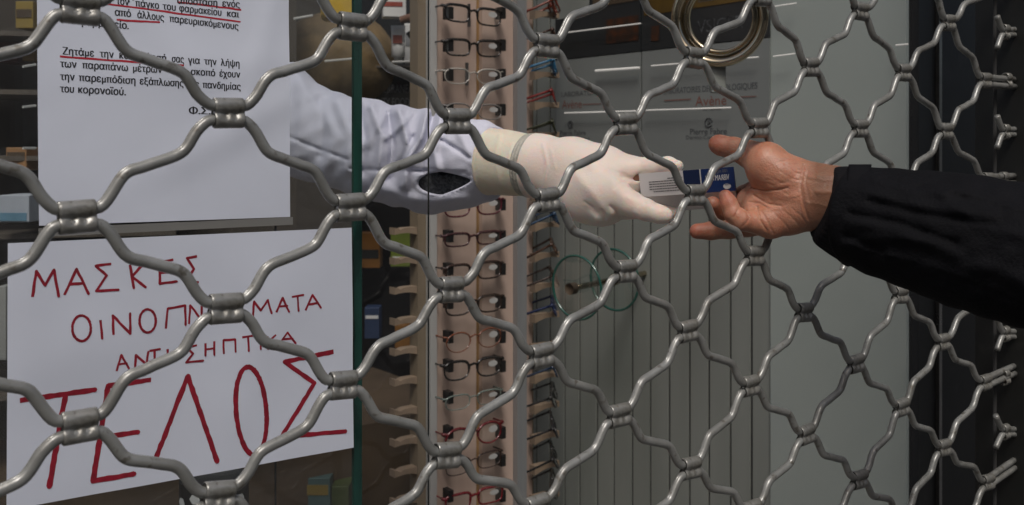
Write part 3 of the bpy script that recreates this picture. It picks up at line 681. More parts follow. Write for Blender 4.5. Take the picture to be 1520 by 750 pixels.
for txt, x0, x1, y in (('MEDITERRANEAN', 541, 620, 138), ('BEAUTY FOOD', 545, 608, 158)):
    a, b = W(x0, y, 2.247), W(x1, y, 2.247); m2 = MB(); put_text(m2, txt, lambda u, v_: (u, 2.2475, a[2]+v_), a[0], b[0], 0.027, 0.0); m2.build('sign_text', M['print_pale'], t_)
tag(t_, 'dark sign reading MEDITERRANEAN BEAUTY FOOD above the coat sleeve', 'sign')
def cream_tube(px, py, h, w_, d, label, bandm):
    r = empty('cream_tube'); c = W(px, py, d); H = h/F*d; Wd = w_/F*d/2; v = []; f = []; n = 16
    for i, (z, a, b) in enumerate(((0, .62, .62), (.16, .62, .62), (.17, 1.0, .8), (.5, 1, .7), (.85, 1.04, .25), (1, 1.08, .06))):
        for k in range(n): an = 2*math.pi*k/n; v.append(c+np.array([math.cos(an)*Wd*a, math.sin(an)*Wd*b, (z-.5)*H]))
    for i in range(5):
        for k in range(n): f.append((i*n+k, i*n+(k+1) % n, (i+1)*n+(k+1) % n, (i+1)*n+k))
    f.append(tuple(range(n))[::-1]); f.append(tuple(range(5*n, 6*n)))
    mesh_obj('tube_body', v, f, M['white'], r, True)
    mb = MB(); mb.box(c+np.array([0, -Wd*0.78, H*0.12]), (Wd*.7, .001, H*.11)); mb.build('tube_label', bandm, r); tag(r, label, 'cream tube')
cream_tube(591, 66, 56, 20, 2.15, 'upright white cream tube with a red brown label, above the dark sign', B('tube_red', (.25, .06, .04)))
thing_box('product_box', 613, 64, 26, 58, 2.22, M['white'], 'pale carton beside the white cream tube', 'box', 0.04, band=(B('greyband', (.25, .26, .27)), .2, .35))
thing_box('product_box', 583, 8, 34, 34, 2.1, M['white'], 'white carton with red marks at the top of the shelf', 'box', 0.04, rz=.2, band=(B('redmark', (.3, .06, .04)), .1, .2))
mb = MB(); mb.tube(spline([W(596, 30, 2.0), W(612, 26, 1.99), W(632, 30, 1.98)], 5), 0.008, 8); tag(mb.build('tan_handle', B('tan', (.20, .10, .06)), None, True), 'brown curved handle beside the display post near the top', 'handle')
mb = MB(); mb.tube([W(606, 48, 2.0), W(614, 58, 2.0), W(634, 72, 1.98)], 0.006, 8); tag(mb.build('dark_rod', M['black'], None, True), 'dark slanted rod in front of the pale carton', 'rod')
pbox('glass_shelf', Plane(2.25, 0.0), W(545, 0, 2.2)[0], W(632, 0, 2.2)[0], W(0, 98, 2.2)[2]-.004, W(0, 98, 2.2)[2], .06, -.05, M['shelf']); tag(bpy.data.objects['glass_shelf'], 'narrow shelf carrying the cream tube and cartons', 'shelf')
# floral carton between sheet and lower bar
fl_ = empty('floral_can'); mb = MB(); c = W(318, 742, 1.35); mb.tube([c+np.array([0, 0, .03]), c-np.array([0, 0, .05])], 0.045, 28); mb.build('can_body', B('grey_can', (.05, .05, .05)), fl_, True)
for k in range(9):
    a = -math.pi/2+(k-4)*0.27; cc = c+np.array([math.cos(a)*0.0456, math.sin(a)*0.0456, random.uniform(-.02, .022)]); m2 = MB()
    m2.add([cc+np.array([-math.sin(a)*math.cos(q_)*.008, math.cos(a)*math.cos(q_)*.008, math.sin(q_)*.007]) for q_ in np.linspace(0, 2*math.pi, 7)[:-1]], [tuple(range(6))]); m2.build('white_petal', M['white'], fl_)
tag(fl_, 'dark round can with white petal spots below the handwritten sheet', 'can')
# counter behind the sheets
pbox('shop_counter', Plane(2.0, 0.75), -1.0, 0.02, 0.004, 0.86, -0.15, -0.6, M['brown']); tag(bpy.data.objects['shop_counter'], 'brown shop counter low behind the handwritten sheet', 'counter')

# ------------------------------------------------------------------ the folding grille
grille = empty('folding_grille'); tag(grille, 'grey painted folding security grille of zigzag rods and double clamps across the shopfront', 'security grille')
S_ = 0.125
meas = {(0, -1): (118, 12), (0, 0): (115, 322), (0, 1): (118, 633), (1, -1): (338, 168), (1, 0): (335, 458), (1, 1): (325, 737), (2, -1): (522, 40), (2, 0): (520, 308), (2, 1): (508, 572),
        (3, -1): (678, 180), (3, 0): (670, 430), (3, 1): (664, 676), (4, -1): (810, 68), (4, 0): (813, 297), (4, 1): (803, 528), (5, -1): (928, 184), (5, 0): (928, 403), (5, 1): (918, 617),
        (6, -1): (1029, 86), (6, 0): (1031, 290), (6, 1): (1020, 492), (6, 2): (1025, 695), (7, -1): (1126, 190), (7, 0): (1120, 380), (7, 1): (1113, 573), (8, -1): (1203, 100), (8, 0): (1203, 284), (8, 1): (1193, 464), (8, 2): (1197, 645),
        (9, -2): (1277, 17), (9, -1): (1276, 191), (9, 0): (1274, 367), (9, 1): (1270, 540), (9, 2): (1275, 712), (10, -1): (1341, 108), (10, 0): (1342, 276), (10, 1): (1336, 438), (10, 2): (1338, 605),
        (11, -2): (1407, 34), (11, -1): (1403, 195), (11, 0): (1401, 352), (11, 1): (1399, 508), (11, 2): (1400, 665), (12, -1): (1462, 120), (12, 0): (1466, 268), (12, 1): (1468, 418), (12, 2): (1462, 568), (12, 3): (1466, 716)}
def node(k, m):
    if (k, m) in meas: return np.array(G.tz(*meas[(k, m)]))
    # average along the column from the neighbours of the same column, else the regular lattice
    sp = 1/(0.003205+0.00029*k); X = -2.067+0.569*k; v = m+(0.327 if k % 2 == 0 else 0.82)
    return np.array(G.tz(CX+sp*(X-0.02*v), HY+sp*v))
TURN = [(0.110, 0), (0.160, 0.035), (0.215, 0.14), (0.26, 0.27), (0.30, 0.36), (0.35, 0.415), (0.42, 0.45), (0.50, 0.495), (0.58, 0.54), (0.65, 0.58), (0.70, 0.635), (0.74, 0.73), (0.785, 0.86), (0.84, 0.965), (0.89, 1)]
hs = 0.0365*S_
def strand(a_, sa, b_, sb):
    """from node a (strand sign sa: +1 upper, -1 lower) to node b"""
    A = a_+np.array([0, hs*sa]); B_ = b_+np.array([0, hs*sb]); out = [A]; jit = random.uniform(-.012, .012)
    for (u, v) in TURN: out.append(A+(B_-A)*np.array([u+jit*(0.2 < u < 0.8), v+random.uniform(-.004, .004)*(0.2 < u < 0.8)]))
    return out
KMAX = 12; t_frame = G.tz(1507, HY)[0]; RR = 0.0037
def rod(m, typ):
    pts = []
    for k in range(-5, KMAX):
        if typ == 'A':
            a_, sa = (node(k, m), -1) if k % 2 == 0 else (node(k, m), 1)
            b_, sb = (node(k+1, m), 1) if k % 2 == 0 else (node(k+1, m), -1)
        else:
            a_, sa = (node(k, m), 1) if k % 2 == 0 else (node(k, m-1), -1)
            b_, sb = (node(k+1, m-1), -1) if k % 2 == 0 else (node(k+1, m), 1)
        pts += strand(a_, sa, b_, sb)
    end = (node(KMAX, m)+np.array([0, hs*(-1 if typ == 'A' else 1)])); pts.append(end)
    up = {2: 0.006, 1: 0.004, 3: 0.010}.get(m, 0.0); pts.append(np.array([(end[0]+t_frame)/2, end[1]+up*0.5])); pts.append(np.array([t_frame, end[1]+up]))
    pp = [p for i, p in enumerate(pts) if i == 0 or np.linalg.norm(p-pts[i-1]) > 1e-5]
    sm = spline([(p[0], p[1]) for p in pp], 2)
    sh = 0.0006*(1 if typ == 'A' else -1)
    mb = MB(); mb.tube([G.P(p[0], p[1], sh) for p in sm], RR, 12); mb.build('zigzag_rod', M['grille'], grille, True)
for m in range(-3, 5):
    rod(m, 'A'); rod(m, 'B')
# one clamp mesh: a peanut-shaped sleeve squeezed round two rods
def clamp_mesh():
    nL, prof = 14, []
    rc = 0.0053; L = 0.0200
    for k in range(18):
        a = math.pi*(k/17)*1.58-math.pi*0.29; prof.append((math.cos(a)*rc, hs+math.sin(a)*rc))
    for k in range(18):
        a = math.pi+math.pi*(k/17)*1.58-math.pi*0.29; prof.append((math.cos(a)*rc, -hs+math.sin(a)*rc))
    N = len(prof); v = []; f = []
    xs = [-L/2, -L/2+.0003]+[(-L/2+.0012)+(L-.0024)*i/(nL-1) for i in range(nL)]+[L/2-.0003, L/2]
    for i, x in enumerate(xs):
        edge = 0.86 if i in (0, len(xs)-1) else (0.96 if i in (1, len(xs)-2) else 1.0)
        for (y, z) in prof:
            d = 0.0
            for cx_ in (-0.0030, 0.0036):                                # two crimp dimples on the street side
                d += 0.0021*math.exp(-((x-cx_)/0.0020)**2-((z+hs*0.45)/0.0020)**2)*(y > 0)
            d += 0.0006*math.exp(-((x)/0.006)**2)*math.exp(-((z-hs)/0.003)**2)
            yy = y*edge*(1-0.0)-d*(1 if y > 0 else 0); zz = z*(1-(1-edge)*0.5)
            v.append((x, -yy, zz))
    for i in range(len(xs)-1):
        for k in range(N): f.append((i*N+k, i*N+(k+1) % N, (i+1)*N+(k+1) % N, (i+1)*N+k))
    f.append(tuple(range(N))); f.append(tuple(range((len(xs)-1)*N, len(xs)*N))[::-1])
    return v, f
cv, cf = clamp_mesh(); clamp0 = None
def add_clamp(t, z, rot=0.0, sx=1.0, off=0.0):
    global clamp0
    if clamp0 is None:
        o = mesh_obj('clamp', cv, cf, M['clamp'], grille, True); clamp0 = o
    else:
        o = clamp0.copy(); COL.objects.link(o)
    o.location = Vector(G.P(t, z, off)); o.rotation_euler = (0, rot, G.ang); o.scale = (sx, 1.0, 1.0); return o
for k in range(-5, KMAX+1):
    for m in range(-3, 5):
        t, z = node(k, m)
        p = G.P(t, z); py = HY-(z-EYE)/p[1]*F
        if (-160 < py < 910) if k > -2 else (-0.42 < z-EYE < 0.22): add_clamp(t+random.uniform(-.0006, .0006), z, random.uniform(-.07, .07)+(0.10 if k in (1, 2, 3) and m == 1 else 0), random.uniform(.94, 1.08))
for (px, py) in ((1495, 120), (1490, 267), (1492, 560)): 
    t, z = G.tz(px, py); add_clamp(t, z, -0.03, 0.5)
# short cut ends by the frame
def stub(py, lx=1479, dy=24):
    t, z = G.tz(1492, py); add_clamp(t, z, 0, 0.55)
    for sg in (1, -1):
        a = G.tz(1508, py-sg*4); b = G.tz(1490, py-sg*4); c = G.tz(1486, py-sg*7); d = G.tz(lx, py-sg*dy)
        mb = MB(); mb.tube([G.P(*p) for p in spline([a, b, c, d], 4)], RR*0.95, 10); mb.build('cut_rod_end', M['grille'], grille, True)
for y in (48, 196, 496, 641): stub(y, 1480 if y < 500 else 1478)
# frame: dark channel, slim bar, grey outer post
pbox('frame_channel', G, t_frame-0.003, G.tz(1513.5, HY)[0], 0, 2.4, 0.012, -0.05, M['jamb'], grille)
mb = MB(); a = G.tz(1491, HY)[0]; mb.tube([G.P(a, 0.05, -0.012), G.P(a, 2.4, -0.012)], 0.0022, 8); mb.build('guide_bar', M['groove'], grille, True)
po = pbox('outer_post', G, G.tz(1514.2, HY)[0], G.tz(1514.2, HY)[0]+0.14, 0, 2.6, 0.55, -0.05, mat('grey_post', (0.10, 0.10, 0.11), 0.5, noise=(20, .15)))  # post run out towards the street, unseen, to shade the right side
tag(po, 'plain grey metal post at the right edge beyond the grille frame', 'post')
pbox('lock_plate', G, G.tz(1516.5, HY)[0], G.tz(1530, HY)[0], G.at(1517, 218)[2], G.at(1517, 139)[2], 0.0225, 0.02, mat('plate', (.26, .25, .22), .4, .4), po)

# ------------------------------------------------------------------ signed-distance bodies
class SDF:
    def __init__(s, lo, hi, h):
        s.lo = np.array(lo, np.float32); s.h = h; n = np.ceil((np.array(hi)-np.array(lo))/h).astype(int)+1; s.n = n
        g = np.meshgrid(*[np.arange(k, dtype=np.float32)*h+l for k, l in zip(n, lo)], indexing='ij')
        s.X, s.Y, s.Z = g
        s.px = CX+s.X/s.Y*F; s.py = HY-(s.Z-EYE)/s.Y*F
    def cap(s, a, b, ra, rb, fy=1.0):
        """tapered capsule; fy flattens it in depth"""
        a = np.array(a, float); b = np.array(b, float); yc = (a[1]+b[1])/2
        sy = 1.0/fy
        ay, by = yc+(a[1]-yc), yc+(b[1]-yc)
        dx, dy, dz = b[0]-a[0], (by-ay)*sy, b[2]-a[2]
        qx, qy, qz = s.X-a[0], (s.Y-ay)*sy, s.Z-a[2]
        L2 = dx*dx+dy*dy+dz*dz+1e-12
        t = np.clip((qx*dx+qy*dy+qz*dz)/L2, 0, 1)
        return (np.sqrt((qx-t*dx)**2+(qy-t*dy)**2+(qz-t*dz)**2)-(ra+(rb-ra)*t))*(1.0 if fy >= 1 else 0.8)
    def pc(s, p, q, fy=1.0):
        """capsule from (px, py, depth, r_px) to the same"""
        return s.cap(W(*p[:3]), W(*q[:3]), p[3]/F*p[2], q[3]/F*q[2], fy)
    def chain(s, pts, k=0.004, fy=1.0):
        d = None
        for a, b in zip(pts[:-1], pts[1:]):
            e = s.pc(a, b, fy); d = e if d is None else smin(d, e, k)
        return d
    def poly2(s, pts):
        d = None
        for (ax_, ay_), (bx, by) in zip(pts[:-1], pts[1:]):
            dx, dy = bx-ax_, by-ay_; t = np.clip(((s.px-ax_)*dx+(s.py-ay_)*dy)/(dx*dx+dy*dy+1e-9), 0, 1)
            e = np.hypot(s.px-ax_-t*dx, s.py-ay_-t*dy); d = e if d is None else np.minimum(d, e)
        return d
    def mesh(s, D):
        return surface_net(D, s.lo, s.h)
def smin(a, b, k):
    h = np.clip(0.5+0.5*(b-a)/k, 0, 1); return b*(1-h)+a*h-k*h*(1-h)
def smax(a, b, k): return -smin(-a, -b, k)
def surface_net(D, lo, h):
    D = D.astype(np.float32); nx, ny, nz = D.shape; ins = D < 0
    cnt = np.zeros((nx-1, ny-1, nz-1), np.int8)
    for i in (0, 1):
        for j in (0, 1):
            for k in (0, 1): cnt += ins[i:nx-1+i, j:ny-1+j, k:nz-1+k]
    act = (cnt > 0) & (cnt < 8); idx = -np.ones(act.shape, np.int64); ai = np.argwhere(act); idx[act] = np.arange(len(ai))
    acc = np.zeros((len(ai), 3)); num = np.zeros(len(ai))
    cor = [(i, j, k) for i in (0, 1) for j in (0, 1) for k in (0, 1)]
    for a in cor:
        for ax in range(3):
            if a[ax]: continue
            b = list(a); b[ax] = 1
            da = D[ai[:, 0]+a[0], ai[:, 1]+a[1], ai[:, 2]+a[2]]; db = D[ai[:, 0]+b[0], ai[:, 1]+b[1], ai[:, 2]+b[2]]
            cr = (da < 0) != (db < 0); t = np.where(cr, da/(da-db+1e-20), 0)
            p = np.tile(np.array(a, float), (len(ai), 1)); p[:, ax] += t
            acc[cr] += p[cr]; num[cr] += 1
    V = (ai+acc/num[:, None])*h+np.array(lo); Fs = []
    for ax in range(3):
        o1, o2 = [(1, 2), (2, 0), (0, 1)][ax]
        sl0 = [slice(1, -1)]*3; sl1 = [slice(1, -1)]*3; sl0[ax] = slice(0, -1); sl1[ax] = slice(1, None)
        A = ins[tuple(sl0)]; Bn = ins[tuple(sl1)]; cr = np.argwhere(A != Bn)
        if not len(cr): continue
        base = cr.copy(); 
        for q_ in range(3):
            if q_ != ax: base[:, q_] += 1
        fl = A[cr[:, 0], cr[:, 1], cr[:, 2]]
        def ix(d1, d2):
            c = base.copy(); c[:, o1] -= d1; c[:, o2] -= d2; return idx[c[:, 0], c[:, 1], c[:, 2]]
        q4 = np.stack([ix(1, 1), ix(0, 1), ix(0, 0), ix(1, 0)], 1); q4[~fl] = q4[~fl][:, ::-1]; Fs.append(q4)
    Fq = np.concatenate(Fs); Fq = Fq[(Fq >= 0).all(1)]
    return V, Fq
def sdf_obj(name, V, Fq, m, parent=None):
    me = bpy.data.meshes.new(name); me.vertices.add(len(V)); me.vertices.foreach_set('co', V.astype(np.float32).ravel())
    me.loops.add(len(Fq)*4); me.loops.foreach_set('vertex_index', Fq.astype(np.int32).ravel())
    me.polygons.add(len(Fq)); me.polygons.foreach_set('loop_start', np.arange(0, len(Fq)*4, 4, dtype=np.int32)); me.polygons.foreach_set('loop_total', np.full(len(Fq), 4, np.int32))
    me.update(calc_edges=True); me.validate(); me.polygons.foreach_set('use_smooth', [True]*len(me.polygons)); me.materials.append(m)
    o = bpy.data.objects.new(name, me); COL.objects.link(o)
    if parent: o.parent = parent
    return o
def bounds(pts, pad):
    P = np.array([W(*p[:3]) for p in pts]); return P.min(0)-pad, P.max(0)+pad
def lin(s, p0, p1, side=1):
    """signed distance to the plane through p0 with the normal towards p1 (positive beyond)"""
    a = W(*p0); n_ = W(*p1)-a; n_ /= np.linalg.norm(n_); return (s.X-a[0])*n_[0]+(s.Y-a[1])*n_[1]+(s.Z-a[2])*n_[2]
def ridge(s, pts, w_, amp): return amp*np.exp(-(s.poly2(pts)/w_)**2)

# ---- the customer's bare hand
def bare_hand():
    pts = [(1015, 190, .90), (1260, 380, 1.06)]
    lo, hi = bounds([(1010, 190, .90), (1275, 375, .90), (1010, 190, 1.05), (1275, 375, 1.05)], 0.0)
    s = SDF(lo, hi, 0.00105)
    palm = s.chain([(1143, 253, .968, 34), (1186, 276, .958, 33), (1232, 293, .945, 40)], .012, .62)
    palm = smin(palm, s.chain([(1128, 318, .970, 25), (1170, 316, .960, 27.5), (1222, 303, .946, 34)], .012, .58), .012)
    palm = smin(palm, s.chain([(1115, 300, .985, 22), (1140, 300, .975, 26)], .01, .6), .010)
    palm = smin(palm, s.chain([(1140, 246, .958, 25), (1163, 262, .952, 25)], .01, .7), .010)      # thenar
    palm = smin(palm, s.chain([(1150, 328, .953, 18), (1188, 312, .948, 19)], .01, .7), .010)      # heel below the little finger
    palm = smin(palm, s.chain([(1222, 293, .948, 42), (1245, 296, .936, 40), (1275, 298, .915, 26)], .01, .66), .012)     # wrist
    thumb = s.chain([(1135, 238, .972, 25), (1112, 229, .985, 20), (1090, 221, .994, 16.5), (1070, 216, 1.000, 14.5), (1065, 214, 1.001, 13)], .004)
    little = s.chain([(1140, 334, .958, 19), (1118, 330, .956, 15.5), (1100, 327, .953, 15.5), (1089, 318, .953, 13.5), (1082, 302, .956, 12), (1077, 292, .959, 10.5)], .003)
    ring = s.chain([(1140, 330, .975, 18), (1110, 337, .982, 14.5), (1082, 341, .985, 13.5), (1055, 343, .985, 13), (1035, 343.5, .984, 11.5)], .003)
    middle = s.chain([(1130, 305, .990, 20), (1108, 315, 1.000, 15), (1085, 318, 1.005, 14), (1066, 312, 1.000, 13), (1058, 303, .992, 11.5)], .003)
    index = s.chain([(1125, 285, .995, 20), (1106, 290, 1.012, 15), (1090, 298, 1.024, 14), (1072, 298, 1.030, 12)], .003)
    D = None
    for fg, k in ((thumb, .012), (little, .010), (ring, .008), (middle, .007), (index, .007)):
        e = smin(palm, fg, k); D = e if D is None else smin(D, e, .0008)
    # creases pressed into the palm side
    front = (s.Y < 0.975).astype(np.float32)
    for pl, w_, a_ in (([(1114, 279), (1134, 283), (1155, 282), (1170, 279)], 1.5, .0015), ([(1158, 272), (1172, 268), (1182, 260)], 1.2, .0006), ([(1120, 291), (1140, 303), (1160, 306)], 1.5, .0013), ([(1112, 300), (1128, 302), (1141, 310)], 1.4, .0011),
                       ([(1124, 308), (1127, 325), (1138, 342)], 1.5, .0014), ([(1131, 315), (1140, 330), (1148, 347)], 1.3, .0010), ([(1108, 313), (1112, 326), (1102, 336)], 1.4, .0013), ([(1090, 322), (1097, 309), (1101, 305)], 1.3, .0012),
                       ([(1150, 318), (1165, 332), (1172, 342)], 1.3, .0008), ([(1163, 313), (1178, 325), (1186, 336)], 1.3, .0008), ([(1176, 310), (1190, 322), (1197, 332)], 1.3, .0007), ([(1193, 246), (1188, 275), (1193, 305), (1200, 325)], 2.2, .0010),
                       ([(1200, 248), (1196, 275), (1202, 300)], 1.6, .0006), ([(1165, 244), (1180, 256), (1196, 262)], 1.2, .0006), ([(1158, 254), (1176, 266), (1192, 268)], 1.2, .0006), ([(1150, 236), (1170, 244), (1185, 244)], 1.2, .0005),
                       ([(1101, 240), (1108, 230), (1106, 218)], 1.6, .0006), ([(1080, 326), (1083, 334)], 1.2, .0004)):
        D = D+ridge(s, pl, w_*0.85, a_*0.8)*front
    D = D-ridge(s, [(1150, 292), (1180, 292)], 7, .0012)*front-ridge(s, [(1215, 262), (1250, 262)], 3.5, .0009)*front-ridge(s, [(1212, 285), (1250, 286)], 4, .0010)*front
    D = D-ridge(s, [(1200, 262), (1222, 268), (1245, 268)], 2.0, .0005)*front-ridge(s, [(1196, 300), (1220, 304), (1240, 312)], 2.0, .0005)*front
    rg_ = random.Random(3)
    for i in range(20):
        x = rg_.uniform(1118, 1215); y = rg_.uniform(238, 345); a = rg_.choice((rg_.uniform(.5, 1.0), rg_.uniform(-.5, .3))); L_ = rg_.uniform(8, 24)
        q_ = [(x, y), (x+math.cos(a)*L_*.5+rg_.uniform(-2, 2), y+math.sin(a)*L_*.5+rg_.uniform(-2, 2)), (x+math.cos(a)*L_, y+math.sin(a)*L_)]
        D = D+ridge(s, q_, 1.0, rg_.uniform(.0002, .0005))*front
    V, Fq = s.mesh(D)
    # pigment: pink pads and palm, browner wrist and edges
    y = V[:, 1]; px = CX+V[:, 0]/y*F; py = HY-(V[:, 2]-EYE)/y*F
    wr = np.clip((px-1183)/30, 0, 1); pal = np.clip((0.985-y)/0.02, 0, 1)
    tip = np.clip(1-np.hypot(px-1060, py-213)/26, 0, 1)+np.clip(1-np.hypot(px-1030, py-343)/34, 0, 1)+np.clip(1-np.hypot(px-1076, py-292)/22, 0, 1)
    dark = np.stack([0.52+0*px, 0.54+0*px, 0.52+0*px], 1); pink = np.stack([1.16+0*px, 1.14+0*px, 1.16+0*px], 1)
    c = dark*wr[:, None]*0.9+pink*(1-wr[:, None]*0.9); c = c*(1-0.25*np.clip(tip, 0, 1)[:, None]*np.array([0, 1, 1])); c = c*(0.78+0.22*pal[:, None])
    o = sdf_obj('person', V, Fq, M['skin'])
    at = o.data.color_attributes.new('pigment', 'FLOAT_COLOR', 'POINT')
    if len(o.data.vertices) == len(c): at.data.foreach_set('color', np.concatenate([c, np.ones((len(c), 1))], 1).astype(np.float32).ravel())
    return o
buyer = bare_hand(); tag(buyer, 'customer reaching a bare open palm through the grille, black jacket sleeve', 'person')

# ---- the black jacket sleeve
def jacket():
    lo, hi = bounds([(1205, 220, .88), (1700, 600, .60), (1205, 225, .98), (2450, 650, .62)], 0.0)
    lo[1] = 0.58; hi[1] = 1.0; lo[2] = EYE-0.27; s = SDF(lo, hi, 0.0027)
    D = s.chain([(1268, 318, .925, 66), (1310, 330, .91, 70), (1380, 345, .885, 80), (1450, 362, .86, 90), (1530, 382, .83, 94), (1720, 430, .75, 110), (2250, 560, .68, 128)], .02, .85)
    for pl, w_, a_ in (([(1262, 330), (1330, 345), (1420, 378)], 9, .0035), ([(1285, 285), (1360, 305), (1470, 318)], 10, .0035), ([(1250, 366), (1300, 352), (1380, 358)], 7, .003), ([(1400, 290), (1450, 330), (1520, 352)], 9, .003),
                       ([(1300, 268), (1350, 285), (1440, 285)], 7, .0025), ([(1430, 395), (1480, 400), (1530, 428)], 12, .004), ([(1320, 380), (1370, 395), (1430, 412)], 8, .002)):
        D = D-ridge(s, pl, w_, a_*0.7)
    for pl, w_, a_ in (([(1262, 318), (1330, 330), (1420, 362)], 5, .003), ([(1290, 298), (1370, 318), (1480, 335)], 5, .0025), ([(1255, 350), (1310, 372)], 5, .0025)):
        D = D+ridge(s, pl, w_, a_)
    D = D+0.0005*np.sin(s.px*0.11+s.py*0.05)*np.sin(s.py*0.13-s.px*0.03)
    for pl in ([(1290, 262), (1400, 283), (1530, 322)], [(1268, 372), (1380, 398), (1530, 455)]): D = D+ridge(s, pl, 1.6, .0012)-ridge(s, [(a+1, b-4) for a, b in pl], 2.2, .0006)
    D = smax(D, -lin(s, (1258, 316, .93), (1300, 322, .91)), .006)
    V, Fq = s.mesh(D); return sdf_obj('jacket_sleeve', V, Fq, M['jacket'], buyer)
jk = jacket()
def cuff():
    lo, hi = bounds([(1200, 235, .86), (1290, 410, .86), (1200, 235, 1.0), (1290, 410, 1.0)], 0.0)
    s = SDF(lo, hi, 0.0012)
    D = s.chain([(1231, 303, .944, 54), (1262, 312, .932, 60), (1285, 322, .92, 62)], .01, .80)
    D = smin(D, s.chain([(1236, 345, .937, 22), (1268, 365, .925, 30)], .01, .8), .012)
    a = W(1228, 300, .945); b = W(1285, 322, .92); ax_ = (b-a)/np.linalg.norm(b-a)
    vx, vy, vz = s.X-a[0], s.Y-a[1], s.Z-a[2]; al = vx*ax_[0]+vy*ax_[1]+vz*ax_[2]
    th = np.arctan2(vz-al*ax_[2], -(vy-al*ax_[1])); lower = np.clip((s.py-290)/20, 0, 1)
    D = D+0.0006*np.sin(th*30+np.sin(al*120))*lower
    D = smax(D, -lin(s, (1220, 297, .940), (1258, 306.5, .940)), .004); D = smax(D, lin(s, (1285, 320, .92), (1320, 330, .91)), .003)
    D = smax(D, -(s.chain([(1200, 293, .955, 41), (1241, 294, .938, 42)], .01, .70)), .002)
    V, Fq = s.mesh(D); return sdf_obj('jacket_cuff', V, Fq, M['jacket_rib'], buyer)
cf_ = cuff()
def tab():
    lo, hi = bounds([(1240, 235, .84), (1302, 325, .84), (1240, 235, .97), (1302, 325, .97)], 0.0)
    s = SDF(lo, hi, 0.0012)
    body = s.chain([(1250, 306, .936, 61), (1270, 312, .929, 65), (1298, 320, .918, 68)], .01, .84)
    D = np.abs(body)-0.0028
    dx = np.maximum(1254-s.px-(s.py-300)*0.10, s.px-1293+(s.py-250)*0.14); dy = np.maximum(244-s.py, s.py-303-(s.px-1255)*0.1)
    D = smax(D, np.maximum(dx, dy)*0.00062, .0015); D = np.maximum(D, s.Y-0.93)
    V, Fq = s.mesh(D); return sdf_obj('cuff_tab', V, Fq, M['jacket'], cf_)
tab()

# ---- the pharmacist: forearm inside, coat sleeve, gloves
def glove_field(s, grow=0.0):
    wr = s.chain([(765, 243, 1.118, 41), (800, 247, 1.100, 42), (850, 254, 1.075, 43)], .01, .85)
    body = s.chain([(850, 256, 1.072, 42), (885, 268, 1.052, 44), (905, 276, 1.040, 42)], .015, .55)
    body = smin(body, s.chain([(845, 262, 1.07, 40), (880, 290, 1.048, 36), (895, 305, 1.040, 24)], .015, .6), .014)
    body = smin(body, wr, .012)
    for (x, y, d, r) in ((890, 313, 1.028, 14), (910, 306, 1.014, 15), (870, 307, 1.042, 12)): body = smin(body, s.pc((x-14, y-14, d+.006, r), (x, y, d, r), .9), .009)   # knuckles
    thumb = s.chain([(850, 245, 1.068, 32), (900, 251, 1.052, 28), (935, 253, 1.040, 20), (968, 247, 1.030, 13.5), (992, 245, 1.018, 11), (1006, 246.5, 1.008, 8.5)], .006)
    index = s.chain([(880, 278, 1.040, 32), (915, 291, 1.012, 23), (936, 302, .996, 18.5), (958, 311.5, .986, 15.5), (978, 318, .980, 12.8), (987, 320, .979, 11.5)], .005)
    midf = s.chain([(890, 306, 1.035, 16), (905, 313, 1.018, 15), (928, 311, 1.020, 14), (960, 314, 1.022, 12), (1004, 315, 1.028, 9)], .004)
    ringf = s.chain([(878, 306, 1.046, 14), (895, 317, 1.030, 12), (915, 313, 1.036, 12)], .004)
    D = smin(body, thumb, .012); D = smin(D, smin(body, index, .010), .006); D = smin(D, smin(body, midf, .005), .002); D = smin(D, smin(body, ringf, .005), .002)
    return D-grow, wr
